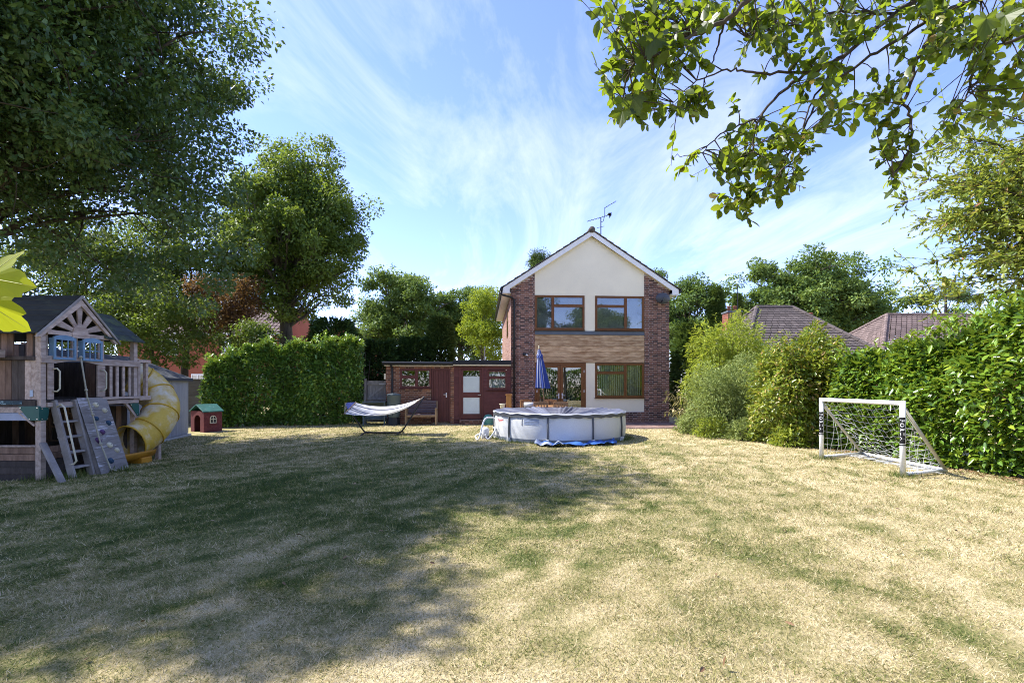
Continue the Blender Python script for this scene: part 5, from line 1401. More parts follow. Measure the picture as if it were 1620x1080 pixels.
# ------------------------------------------------------------------ foliage materials
lm_oak = leafmat('oak_leaf', [(0, (0.0246, 0.0632, 0.0281)), (0.5, (0.0527, 0.1123, 0.0386)), (1, (0.1317, 0.2194, 0.0562))], .24, (.22, .30, .025), .42, .4)
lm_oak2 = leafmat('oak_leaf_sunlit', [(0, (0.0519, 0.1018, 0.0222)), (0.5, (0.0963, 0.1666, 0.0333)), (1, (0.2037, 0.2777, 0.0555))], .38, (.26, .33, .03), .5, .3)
lm_far = leafmat('far_leaf', [(0, (0.058, 0.1124, 0.029)), (0.5, (0.1087, 0.1812, 0.0435)), (1, (0.2175, 0.29, 0.0725))], .34, (.22, .30, .04), .55, .25)
lm_gold = leafmat('golden_leaf', [(0, (.10, .18, .022)), (.5, (.18, .26, .03)), (1, (.32, .36, .03))], .42, (.40, .46, .03), .55, .2)
lm_laurel = leafmat('laurel_leaf', [(0, (0.0615, 0.1398, 0.0279)), (0.45, (0.1174, 0.2376, 0.0391)), (0.8, (0.2376, 0.3914, 0.0615)), (0.93, (0.5591, 0.6, 0.0838)), (1, (0.6, 0.4473, 0.1398))], .24, (.28, .36, .03), .30, .55)
lm_laurel2 = leafmat('laurel_leaf_bright', [(0, (0.0551, 0.1216, 0.0162)), (0.45, (0.1054, 0.2026, 0.0227)), (0.8, (0.1944, 0.3078, 0.0356)), (0.95, (0.3888, 0.4536, 0.0486)), (1, (0.3564, 0.1782, 0.0648))], .28, (.34, .42, .03), .27, .6)
lm_phot = leafmat('shrub_leaf_yellow', [(0, (0.084, 0.144, 0.0168)), (0.5, (0.168, 0.24, 0.024)), (0.85, (0.312, 0.348, 0.042)), (1, (0.408, 0.24, 0.084))], .3, (.42, .45, .04), .33, .5)
lm_olive = leafmat('grey_green_leaf', [(0, (.11, .17, .035)), (.5, (.22, .28, .07)), (1, (.36, .41, .13))], .3, (.34, .40, .10), .5, .35)
lm_bamboo = leafmat('bamboo_leaf', [(0, (0.115, 0.1955, 0.023)), (0.5, (0.23, 0.3105, 0.0345)), (1, (0.391, 0.4255, 0.069))], .4, (.5, .55, .05), .5, .3)
lm_con = leafmat('conifer_spray', [(0, (0.021, 0.0504, 0.0189)), (0.6, (0.0462, 0.0966, 0.0273)), (1, (0.126, 0.21, 0.042))], .15, (.12, .18, .02), .6, .2)
lm_con2 = leafmat('conifer_spray_light', [(0, (0.033, 0.075, 0.021)), (0.6, (0.075, 0.135, 0.033)), (1, (0.165, 0.225, 0.06))], .2, (.18, .25, .03), .6, .2)
lm_copper = leafmat('copper_leaf', [(0, (0.0315, 0.018, 0.0162)), (0.55, (0.0675, 0.036, 0.0198)), (0.85, (0.126, 0.09, 0.027)), (1, (0.252, 0.135, 0.036))], .38, (.30, .16, .04), .5, .3)
lm_syc = leafmat('sycamore_leaf', [(0, (.03, .068, .014)), (.5, (.06, .11, .02)), (1, (.13, .18, .03))], .36, (.24, .32, .03), .5, .3)
lm_beech = leafmat('pale_leaf', [(0, (0.1125, 0.18, 0.03)), (0.5, (0.195, 0.27, 0.045)), (0.9, (0.33, 0.375, 0.075)), (1, (0.3, 0.12, 0.06))], .42, (.42, .46, .05), .42, .4)
lm_mag = leafmat('magnolia_leaf', [(0, (.022, .042, .008)), (.5, (.040, .070, .011)), (.9, (.08, .115, .015)), (.96, (.28, .26, .03)), (1, (.16, .05, .02))], .55, (.34, .44, .02), .38, .45)
lm_lime = leafmat('lime_leaf', [(0, (.26, .34, .02)), (1, (.36, .40, .02))], .62, (.72, .74, .03), .5, .3)
lm_straw = leafmat('straw_leaf', [(0, (.22, .20, .06)), (1, (.45, .40, .18))], .3, (.45, .42, .12), .6, .3)

# ------------------------------------------------------------------ trees
def near_part(n):
    # the limbs of the great oak that reach towards the near end of the lawn
    q = np.random.default_rng(3); o_ = []
    while len(o_) < n:
        d = unit(q.normal(size=3))*(.35+.65*q.random()**.5); o_.append((-12.0+3.3*d[0], 7.0+2.3*d[1], 9.4+2.6*d[2]))
    return o_
make_tree('oak_tree', 'huge dark oak spreading over the play tower and shading the lawn', 'tree', (-14.6, 11.2, 0), (-13.2, 10.8, 9.5), .42, (-12.2, 10.9, 9.0), (6.0, 5.4, 4.8), 620, .72, 300, .125, lm_oak, m_bark_d, 11,
          zmin=3.9, hollow=.25, limbs=70, aspect=.56, flat=.62,
          extra=[(-9.6, 12.6, 4.6), (-10.3, 13.4, 4.3), (-8.9, 13.0, 5.2), (-8.2, 12.4, 5.9), (-9.2, 11.8, 4.2), (-10.9, 12.4, 3.9), (-11.8, 11.6, 3.7), (-7.4, 12.2, 6.9), (-10.2, 10.9, 4.6), (-11.2, 10.4, 4.3), (-12.2, 10.3, 4.0), (-8.3, 13.7, 4.4), (-9.4, 14.4, 3.9), (-7.7, 13.4, 5.4)]+near_part(210)+[(-8.2, 4.9, 9.4), (-8.7, 5.2, 9.7), (-8.6, 4.7, 9.0), (-8.9, 4.6, 9.4), (-9.4, 4.9, 9.8), (-8.0, 5.5, 9.2), (-10.2, 4.5, 9.3), (-11.2, 4.4, 9.6), (-12.3, 4.5, 9.2), (-13.2, 4.5, 9.6)])
oak2 = make_tree('oak_tree', 'tall oak with bare forked trunk rising behind the clipped laurel hedge', 'tree', (-12.1, 25.3, 0), (-11.3, 25, 9.0), .42, (-11.2, 25, 9.0), (3.9, 3.3, 4.7), 300, .68, 240, .17, lm_oak2, m_bark, 12, zmin=4.4, hollow=.3, limbs=46, flat=.65, shape='dia')
make_tree('copper_maple', 'small purple leaved maple between the two oaks', 'tree', (-12.7, 21.8, 0), (-12.8, 21.8, 4.6), .12, (-12.9, 21.8, 4.9), (1.9, 1.5, 1.5), 60, .55, 170, .12, lm_copper, m_bark_d, 13, limbs=20)
make_tree('sycamore_sapling', 'backlit leafy young sycamore behind the shed roof', 'tree', (-14.8, 19.8, 0), (-14.7, 19.8, 3.6), .10, (-14.6, 19.8, 3.9), (2.7, 1.6, 1.8), 90, .5, 140, .13, lm_syc, m_bark_d, 14, limbs=26, zmin=1.9)
make_tree('lime_tree', 'leafy lime tree filling the gap behind the play tower', 'tree', (-19.5, 21.5, 0), (-19.3, 21.5, 5.5), .2, (-19.2, 21.5, 5.8), (4.2, 2.0, 3.9), 210, .6, 150, .14, lm_syc, m_bark_d, 35, limbs=26, zmin=1.6)
make_tree('field_maple', 'leafy field maple between the shed roof and the tall forked oak', 'tree', (-16.6, 24.5, 0), (-16.4, 24.5, 6), .2, (-16.4, 24.5, 7.0), (3.6, 1.9, 3.6), 190, .62, 150, .15, lm_syc, m_bark_d, 36, limbs=26, zmin=3.4)
make_tree('hazel_bush', 'thin leafy bush hanging over the fence beside the shed', 'bush', (-11.6, 20.6, 0), (-11.4, 20.4, 2.8), .07, (-11.3, 20.4, 3.2), (1.9, 1.2, 1.0), 46, .45, 130, .11, lm_syc, m_bark_d, 15, limbs=18)
tA = make_tree('oak_tree', 'rounded sunlit oak in the distance above the outbuilding roof', 'tree', (-8.3, 38, 0), (-8.3, 38, 8), .4, (-8.3, 38, 6.8), (4.3, 3.4, 3.7), 210, .72, 170, .22, lm_far, m_bark, 16, hollow=.3, limbs=34, flat=.65)
make_tree('oak_tree', 'sunlit oak beside the golden tree, left of the house gable', 'tree', (-4.2, 40, 0), (-4.2, 40, 7), .35, (-4.1, 40, 6.4), (3.2, 3, 3.6), 150, .68, 170, .21, lm_far, m_bark, 17, hollow=.3, limbs=30, flat=.65)
make_tree('ash_tree', 'pale loose leaved tree next to the brick gable', 'tree', (-11.6, 42, 0), (-11.6, 42, 6), .2, (-11.6, 42, 6.2), (2.0, 1.8, 3.0), 44, .7, 140, .18, lm_olive, m_bark, 18, hollow=.3, limbs=20)
make_tree('golden_robinia', 'bright yellow green tree against the left wall of the house', 'tree', (-1.7, 30.2, 0), (-1.7, 30.2, 5.5), .16, (-1.65, 30.2, 5.4), (1.75, 1.5, 2.5), 90, .6, 180, .13, lm_gold, m_bark, 19, hollow=.3, limbs=22, flat=.5)
make_tree('pine_tree', 'top of a pine showing over the left slope of the house roof', 'tree', (3.4, 46, 0), (3.4, 46, 13), .3, (3.3, 46, 12.9), (2.0, 1.8, 2.2), 40, .7, 260, .22, lm_con2, m_bark, 20, hollow=.3, limbs=20, aspect=.16)
make_tree('birch_tree', 'wispy tree top just right of the house roof', 'tree', (12.0, 42, 0), (12.0, 42, 10), .2, (12.2, 42, 9.4), (1.7, 1.4, 2.6), 34, .55, 110, .18, lm_far, m_bark, 21, hollow=.2, limbs=18)
make_tree('oak_tree', 'dense green oak between the house and the bungalow chimney', 'tree', (12.6, 34, 0), (12.6, 34, 7), .35, (12.5, 34, 6.1), (2.6, 2.4, 3.3), 150, .6, 190, .18, lm_far, m_bark, 22, hollow=.3, limbs=28, flat=.65)
bigR = make_tree('oak_tree', 'broad dark oak crown behind the hip roofed bungalow', 'tree', (31, 50, 0), (31, 50, 11), .6, (31.2, 50, 9.4), (8.8, 5, 6.1), 380, 1.0, 190, .32, lm_far, m_bark, 23, hollow=.35, limbs=50, flat=.65)
make_tree('pine_tree', 'dark layered pine behind the pinkish brown bungalow', 'tree', (41.2, 46, 0), (41.2, 46, 11.5), .3, (41.2, 46, 9.3), (3.0, 2.6, 3.3), 40, .85, 240, .26, lm_con2, m_bark_d, 24, hollow=.25, limbs=24, flat=.3, aspect=.18)
make_tree('oak_tree', 'far oak between the broad dark oak and the layered pine', 'tree', (42, 58, 0), (42, 58, 9), .4, (42, 58, 7.6), (4.5, 4, 4.2), 90, 1.1, 150, .3, lm_far, m_bark, 31, hollow=.35, limbs=20)
make_tree('plum_tree', 'sparse young tree at the far end of the laurel hedge', 'tree', (16.2, 15.4, 0), (16.3, 15.4, 3.6), .09, (16.3, 15.4, 3.2), (1.5, 1.3, 1.5), 34, .42, 70, .10, lm_olive, m_bark_d, 32, limbs=20)

def conifer(name, label, base, h, rb, n, lm, seed, leaf=.24, group=None, top=.05):
    r = np.random.default_rng(seed); t = thing(name, label, 'conifer', base, 0, group)
    f = r.random(n)**.8; a = r.uniform(0, 2*math.pi, n)
    rad = rb*((1-f)*(1-top)+top)*(1-.15*r.random(n))*(.75+.35*vnoise(a*2.2+seed, f*7+seed))*np.sqrt(.35+.65*r.random(n))
    z = .15+f*(h-.15)
    P = np.stack([np.cos(a)*rad, np.sin(a)*rad, z], -1)
    D = np.stack([np.cos(a), np.sin(a), .25-.9*r.random(n)+.9*f], -1)+r.normal(size=(n, 3))*.35
    N_ = np.stack([np.cos(a)*.4, np.sin(a)*.4, np.ones(n)], -1)+r.normal(size=(n, 3))*.4
    Ln = leaf*(.6+.8*r.random(n))
    cr_ = link('crown', leaf_mesh('crown', P, D, N_, Ln, Ln*.28, np.clip(r.random(n)*.7+.3*f, 0, 1), lm, 'lance'), t); tag(cr_, kind='stuff')
    m_ = MB(); m_.tube([(0, 0, -.1), (0, 0, h*.5), (0, 0, h*.96)], [rb*.12, rb*.07, .02], 8); m_.build('trunk', m_bark_d, t, smooth=True)
    return t
conifer('yew_tree', 'dark yew directly behind the top of the clipped laurel hedge', (-8.6, 23.2, 0), 4.6, 2.2, 9000, lm_con, 41, top=.45)
conifer('cypress_tree', 'dark cypress behind the garden gate', (-6.6, 24.2, 0), 3.7, 1.5, 8000, lm_con, 42, top=.5)
conifer('cypress_tree', 'dark green cypress behind the left end of the outbuilding roof', (-5.0, 24.8, 0), 3.9, 1.4, 8000, lm_con, 43, top=.5)
conifer('cypress_tree', 'brighter tipped cypress above the middle of the outbuilding roof', (-3.7, 25, 0), 5.0, 1.35, 9000, lm_con2, 44, top=.35)
conifer('fir_tree', 'drooping pale fir left of the bungalow chimney', (13.6, 32.2, 0), 7.9, 1.7, 8000, lm_con2, 45, .34)
conifer('fir_tree', 'slim dark fir right of the bungalow chimney', (17.0, 36.5, 0), 8.3, 1.4, 5000, lm_con2, 46, .3)
conifer('cypress_tree', 'feathery green cypress against the right wall of the house', (9.3, 25.0, 0), 4.6, 1.8, 11000, lm_con2, 47, .24, top=.4)

# ------------------------------------------------------------------ hedges and shrubs
def shrub_leaves(n, c, rad, r, leaf, aspect, depth=.45, flat_top=None, droop=.3, outn=.6):
    c, rad = np.array(c), np.array(rad)
    d = unit(r.normal(size=(n, 3))); d[:, 2] = np.where(d[:, 2] < -.75, -d[:, 2]*.5, d[:, 2])
    d = unit(d)
    q = (1-depth*r.random(n)**1.6)*(.68+.62*vnoise(d[:, 0]*3.3+c[0]+9, d[:, 2]*3.3+d[:, 1]*2.1+5))
    P = c+d*rad*q[:, None]
    P[:, 2] = np.maximum(P[:, 2], .03+.1*r.random(n))
    D = unit(d*.8+r.normal(size=(n, 3))*.65+np.array([0, 0, -droop+.0]))
    N_ = unit(np.array([0, 0, .9])+d*outn+r.normal(size=(n, 3))*.5)
    Ln = leaf*(.65+.65*r.random(n)); 
    return P, D, N_, Ln, Ln*aspect*(.85+.3*r.random(n)), r.random(n)
def make_shrub(name, label, base, rad, n, leaf, aspect, lm, seed, shape='ell', zc=None, depth=.5, droop=.3, stems=14, cat='shrub', clumps=None, group=None, shoots=150):
    r = np.random.default_rng(seed); t = thing(name, label, cat, base, 0, group)
    zc = rad[2]*.95 if zc is None else zc
    P, D, N_, Ln, W_, tone = shrub_leaves(n, (0, 0, zc), rad, r, leaf, aspect, depth, droop=droop)
    if shoots:
        i_ = r.choice(n, shoots); ns = 10; o_ = unit(P[i_]-np.array([0, 0, zc*.6])); ax = unit(o_*.6+np.array([0, 0, .8])+r.normal(size=(shoots, 3))*.3); ln_ = r.uniform(.2, .6, shoots)*max(rad)/1.5
        k_ = np.repeat(np.arange(shoots), ns); tt = np.tile((np.arange(ns)+1)/ns, shoots); ph = r.uniform(0, 6.28, len(k_))
        Ps = P[i_][k_]+ax[k_]*(ln_[k_]*tt)[:, None]+np.array([0, 0, -.12])*(tt**2)[:, None]; l2 = leaf*(.6+.5*r.random(len(k_)))
        P = np.vstack([P, Ps]); D = np.vstack([D, ax[k_]*.7+np.stack([np.cos(ph), np.sin(ph), -.3+0*ph], -1)*.8]); N_ = np.vstack([N_, np.array([[0, 0, 1.]])+r.normal(size=Ps.shape)*.4])
        Ln = np.concatenate([Ln, l2]); W_ = np.concatenate([W_, l2*aspect]); tone = np.concatenate([tone, .4+.6*r.random(len(k_))])
    f = link('foliage', leaf_mesh('foliage', P, D, N_, Ln, W_, tone, lm, shape), t); tag(f, kind='stuff')
    m_ = MB()
    for k in range(stems):
        a = r.uniform(0, 2*math.pi); e = Vector((math.cos(a)*rad[0]*r.uniform(.2, .85), math.sin(a)*rad[1]*r.uniform(.2, .85), zc+rad[2]*r.uniform(-.2, .8)))
        m_.tube(curve_pts((r.normal()*.12, r.normal()*.12, -.05), e, (0, 0, .25), 5), [.022, .018, .014, .010, .005], 5)
    m_.build('stems', m_bark_d, t, smooth=True, kind='stuff')
    return t
def hedge(name, label, path, height, depth, n, leaf, aspect, lm, seed, cat='hedge', singles=0, shape='ell', lump=.28, shoots=0):
    """path: ground points of the front face; the hedge body lies to the left of the walking direction"""
    r = np.random.default_rng(seed); pts = [Vector((*p, 0)) for p in path]
    t = thing(name, label, cat, pts[0])
    seg = [(pts[i+1]-pts[i]).length for i in range(len(pts)-1)]; cum = np.concatenate([[0], np.cumsum(seg)]); T = cum[-1]
    s = r.random(n)*T
    px_ = np.interp(s, cum, [p.x for p in pts]); py_ = np.interp(s, cum, [p.y for p in pts])
    k = np.clip(np.searchsorted(cum, s, side='right')-1, 0, len(seg)-1)
    dx = np.array([(pts[i+1].x-pts[i].x)/seg[i] for i in range(len(seg))])[k]; dy = np.array([(pts[i+1].y-pts[i].y)/seg[i] for i in range(len(seg))])[k]
    nx_, ny_ = -dy, dx                       # towards the body
    H = height(s/T) if callable(height) else np.full(n, height)
    which = r.random(n)
    v = np.where(which < .62, r.random(n), np.where(which < .85, 1.0, r.random(n)))
    w = np.where(which < .62, 0.0, r.random(n))
    inn = np.abs(r.normal(size=n))*.22
    bulge = (fbm(s/.9+seed, v*2.2+3, 3)-.5)*2*lump
    w_m = np.where(which < .62, inn-bulge*.8-.10*np.sin(np.pi*np.clip(v, 0, 1)), w*depth)
    z = np.where((which >= .62) & (which < .85), H*(1+.0*v)-inn*.8+bulge*.8, v*H*(1+.25*bulge))
    rnd_edge = np.clip((z/H-.86)/.14, 0, 1)**2*.22
    w_m = np.where(which < .62, w_m+rnd_edge, w_m)
    z = np.maximum(z, .04+.12*r.random(n))
    P = np.stack([px_+nx_*w_m, py_+ny_*w_m, z], -1)
    outv = np.where((which < .62)[:, None], np.stack([-nx_, -ny_, np.full(n, .25)], -1), np.stack([-nx_*.3, -ny_*.3, np.ones(n)], -1))
    D = unit(outv*.75+r.normal(size=(n, 3))*.6+np.array([0, 0, -.25])*(which < .62)[:, None])
    N_ = unit(np.array([0, 0, .8])+outv*.6+r.normal(size=(n, 3))*.45)
    Ln = leaf*(.65+.7*r.random(n)); W_ = Ln*aspect*(.85+.3*r.random(n)); tone = np.clip(r.random(n)*.85+.15*bulge, 0, 1)
    if shoots:
        ns = 11; i_ = r.choice(n, shoots); top_ = r.random(shoots) < .55
        s0 = P[i_].copy(); s0[top_, 2] = H[i_][top_]*.97
        ax = outv[i_]*.5+np.array([0, 0, .9])*np.where(top_, 1.0, .25)[:, None]+r.normal(size=(shoots, 3))*.25; ln_ = r.uniform(.15, .42, shoots)
        tt = np.tile((np.arange(ns)+1)/ns, shoots); k_ = np.repeat(np.arange(shoots), ns)
        Ps = s0[k_]+unit(ax)[k_]*(ln_[k_]*tt)[:, None]; ph = r.uniform(0, 6.28, len(k_))
        Ds = unit(ax)[k_]*.7+np.stack([np.cos(ph), np.sin(ph), np.zeros(len(k_))], -1)*.8
        P = np.vstack([P, Ps]); D = np.vstack([D, Ds]); N_ = np.vstack([N_, unit(np.array([[0, 0, 1.]])+r.normal(size=Ps.shape)*.4)])
        l2 = leaf*(.55+.5*r.random(len(k_))); Ln = np.concatenate([Ln, l2]); W_ = np.concatenate([W_, l2*aspect]); tone = np.concatenate([tone, np.clip(.45+.45*r.random(len(k_)), 0, 1)])
        which = np.concatenate([which, np.ones(len(k_))]); inn = np.concatenate([inn, np.ones(len(k_))]); n = len(P)
    P = P-np.array(pts[0])
    if singles:
        Pw = P+np.array(pts[0]); score = Ln/np.maximum(Pw[:, 1], 1)*(which < .62)*(inn < .12)*(np.abs(Pw[:, 0]) < 1.04*Pw[:, 1])*(Pw[:, 2] > .3)
        pick = np.argsort(-score)[:singles]; rest = np.setdiff1d(np.arange(n), pick)
    else: rest = np.arange(n); pick = []
    f = link('foliage', leaf_mesh('foliage', P[rest], D[rest], N_[rest], Ln[rest], W_[rest], tone[rest], lm, shape), t); tag(f, kind='stuff')
    place_leaves(t, P, D, N_, Ln, W_, pick, lm, shape)
    m_ = MB()
    for q in range(int(T*3.2)):
        ss = r.random()*T; bx, by = np.interp(ss, cum, [p.x for p in pts])-pts[0].x, np.interp(ss, cum, [p.y for p in pts])-pts[0].y
        kk = min(np.searchsorted(cum, ss, side='right')-1, len(seg)-1); a_ = np.array([-(pts[kk+1].y-pts[kk].y), pts[kk+1].x-pts[kk].x])/seg[kk]
        b0 = Vector((bx+a_[0]*r.uniform(.3, depth*.8), by+a_[1]*r.uniform(.3, depth*.8), -.05))
        hh = height(np.array([ss/T]))[0] if callable(height) else height
        for z_ in range(3):
            m_.tube(curve_pts(b0, b0+Vector((r.normal()*.3, r.normal()*.3, hh*r.uniform(.6, .95))), (r.normal()*.1, r.normal()*.1, 0), 5), [.03, .025, .02, .014, .006], 5)
    m_.build('stems', m_bark_d, t, smooth=True, kind='stuff')
    return t
_leafcache = {}
def place_leaves(root, P, D, N_, Ln, W_, pick, lm, shape):
    if len(pick) == 0: return
    r = np.random.default_rng(5)
    key = (lm.name, shape)
    if key not in _leafcache:
        _leafcache[key] = [leaf_mesh('leaf', np.zeros((1, 3)), np.array([[1., 0, 0]]), np.array([[0, 0, 1.]]), np.ones(1), np.ones(1), np.array([q]), lm, shape) for q in (.15, .35, .55, .75, .9)]
    Dn = unit(D); Sd = unit(np.cross(Dn, N_)); Nn = np.cross(Sd, Dn)
    for i in pick:
        o = link('leaf', _leafcache[key][r.integers(5)], root)
        # the template is built along x with its side axis cross(D, N) = -y
        mt = Matrix(((Dn[i][0], -Sd[i][0], Nn[i][0]), (Dn[i][1], -Sd[i][1], Nn[i][1]), (Dn[i][2], -Sd[i][2], Nn[i][2])))
        o.rotation_euler = mt.to_euler(); o.location = P[i]; o.scale = (Ln[i], W_[i], Ln[i])

hedge('laurel_hedge', 'clipped glossy laurel hedge between the toy playhouse and the garden gate', [(-11.35, 17.7), (-8.5, 18.4), (-5.95, 19.3)],
      lambda f: 2.20+1.0*np.clip(f*2.2, 0, 1)**.7+.1*np.sin(f*9)+.75*(fbm(f*11+3, f*0+2.5, 3)-.5), 1.3, 30000, .15, .42, lm_laurel, 51, lump=.5, shoots=160)
hedge('laurel_hedge', 'tall bright laurel hedge behind the football goal', [(8.2, 4.6), (8.45, 7.2), (8.25, 9.4), (7.95, 11.0), (7.9, 12.2)][::-1],
      lambda f: 1.75+1.22*np.clip(f*1.9, 0, 1)+.9*(fbm(f*9+31, f*0+7.5, 3)-.5), 1.6, 38000, .150, .42, lm_laurel2, 52, singles=300, lump=.5, shoots=260)
make_shrub('mexican_orange', 'yellow green evergreen shrub with reddish tips left of the goal', (7.75, 12.9, 0), (1.2, 1.1, 1.75), 19000, .12, .42, lm_phot, 53, zc=1.15, depth=.6)
make_shrub('oleaster', 'grey green narrow leaved shrub beside the patio', (6.85, 15.0, 0), (1.4, 1.2, 1.5), 19000, .09, .30, lm_olive, 54, 'lance', zc=.85, depth=.7, droop=.1, stems=26)
make_shrub('bamboo', 'tall yellow green bamboo behind the grey green shrub', (7.95, 17.8, 0), (1.5, 1.3, 2.05), 14000, .17, .17, lm_bamboo, 55, 'lance', zc=1.9, depth=.85, droop=.5, stems=40, cat='bamboo')
make_shrub('laurel_bush', 'dark green bush between the bamboo and the bungalow', (10.2, 20.5, 0), (1.5, 1.3, 1.7), 6000, .13, .42, lm_laurel2, 56, zc=1.6)
for i, (x, y, w_, lb) in enumerate(((5.95, 14.4, .5, 'low bright green plant at the foot of the grey green shrub'), (6.5, 13.6, .45, 'low leafy plant between the grey green and yellow green shrubs'), (7.0, 12.2, .4, 'low leafy plant at the foot of the yellow green shrub'), (5.7, 15.6, .4, 'low yellowing plant at the patio edge'))):
    make_shrub('garden_plant', lb, (x, y, 0), (w_, w_, .38), 1300, .11, .2, lm_bamboo if i % 2 == 0 else lm_olive, 60+i, 'lance', zc=.22, depth=.9, droop=-.3, stems=6, cat='plant', shoots=0)
# arching straw coloured reed
rd_ = thing('arching_reed', 'straw coloured arching reed leaning over the patio corner', 'plant', (5.95, 16.2, 0)); r = np.random.default_rng(9)
m_ = MB(); Pl, Dl = [], []
for k in range(9):
    e = Vector((r.uniform(-1.0, .1), r.uniform(-.4, .2), r.uniform(.4, 1.5))); pts = curve_pts((r.normal()*.06, r.normal()*.06, -.03), e, (.25, 0, .35), 9)
    m_.tube(pts, [.010*(1-.09*j) for j in range(9)], 5)
    for j in range(3, 9):
        for q in range(3): Pl.append(pts[j]+Vector(r.normal(size=3)*.02)); Dl.append((r.normal()*.6-.2, r.normal()*.6, -.9-r.random()))
m_.build('stems', mat('straw_stem', (.42, .36, .16), .7, .2, 6, .1), rd_, smooth=True, kind='stuff')
Pl, Dl = np.array([tuple(p) for p in Pl]), np.array(Dl)
f = link('foliage', leaf_mesh('foliage', Pl, Dl, np.array([[.3, -.8, .4]])+r.normal(size=Pl.shape)*.4, .20*(.5+r.random(len(Pl))), np.full(len(Pl), .022), r.random(len(Pl)), lm_straw, 'lance'), rd_); tag(f, kind='stuff')
# dead leaves under the right hedge
r = np.random.default_rng(77); n = 1500
y_ = r.uniform(5, 13, n); x_ = np.interp(y_, [4.6, 7.2, 9.4, 11, 12.2, 14], [8.2, 8.45, 8.25, 7.95, 7.7, 6.6])-np.abs(r.normal(size=n))*.28+.1
P = np.stack([x_, y_, lawn_z(x_, y_)+.012], -1)
lit = link('leaf_litter', leaf_mesh('leaf_litter', P, r.normal(size=(n, 3))*np.array([1, 1, .15]), np.array([[0, 0, 1.]])+r.normal(size=(n, 3))*.3, .07*(.6+.6*r.random(n)), .03*(.6+.8*r.random(n)), r.random(n), leafmat('dead_leaf', [(0, (.10, .055, .03)), (.6, (.24, .13, .07)), (1, (.40, .26, .15))], .1), 'dia'))
tag(lit, 'brown dead leaves scattered along the foot of the right hedge', 'leaves', kind='stuff')

n = 130; x_ = r.uniform(-6, 7, n); y_ = r.uniform(2.4, 13, n); P = np.stack([x_, y_, lawn_z(x_, y_)+.022], -1)
fl_ = link('fallen_leaves', leaf_mesh('fallen_leaves', P, r.normal(size=(n, 3))*np.array([1, 1, .3]), np.array([[0, 0, 1.]])+r.normal(size=(n, 3))*.5, .05*(.5+.8*r.random(n)), .024*(.6+.8*r.random(n)), r.random(n), bpy.data.materials['dead_leaf'], 'ell'))
tag(fl_, 'single dry brown leaves fallen on the open lawn', 'leaves', kind='stuff')

# ------------------------------------------------------------------ pale tree at the right edge
r = np.random.default_rng(88)
bt = thing('beech_tree', 'pale green beech with arching sprays above the laurel hedge', 'tree', (13.6, 10.4, 0))
cs = []; m_ = MB(); base = Vector((13.6, 10.4, 0))
m_.tube([(0, 0, -.1), (.05, 0, 2.5), (-.1, .1, 5), (-.2, .1, 8)], [.24, .19, .14, .05], 12)
tipsP, tipsD = [], []
for k in range(90):
    z0 = r.uniform(3.4, 7.0); a = r.uniform(math.pi*.55, math.pi*1.5); ln = r.uniform(2.0, 4.3)
    e = Vector((math.cos(a)*ln, math.sin(a)*ln*.8, z0+r.uniform(-.5, 1.2))); s0 = Vector((-.1, .05, z0*.9))
    pts = curve_pts(s0, e, (0, 0, .55), 9); m_.tube(pts, [.030*(1-.1*j) for j in range(9)], 5)
    for j in range(2, 9):
        for q in range(8):
            dv = Vector((e-s0)).normalized()*.6+Vector(r.normal(size=3))*.6; dv.z -= .25; w_ = r.uniform(.25, .6)
            p0 = pts[j]; p1 = p0+dv*w_; m_.tube([p0, p0.lerp(p1, .5)+Vector((0, 0, .03)), p1], [.006, .004, .002], 3)
            for l_ in range(8):
                tipsP.append(p0.lerp(p1, (l_+1)/8)); tipsD.append(dv.normalized()+Vector(r.normal(size=3))*.55)
Pt = np.array([tuple(p) for p in tipsP]); Dt = np.array([tuple(p) for p in tipsD]); n = len(Pt)
Ln = .13*(.7+.6*r.random(n))
f = link('crown', leaf_mesh('crown', Pt, Dt, np.array([[0, 0, 1.]])+r.normal(size=(n, 3))*.45, Ln, Ln*.44, r.random(n), lm_beech, 'ell'), bt); tag(f, kind='stuff')
m_.build('trunk', m_bark_d, bt, smooth=True)

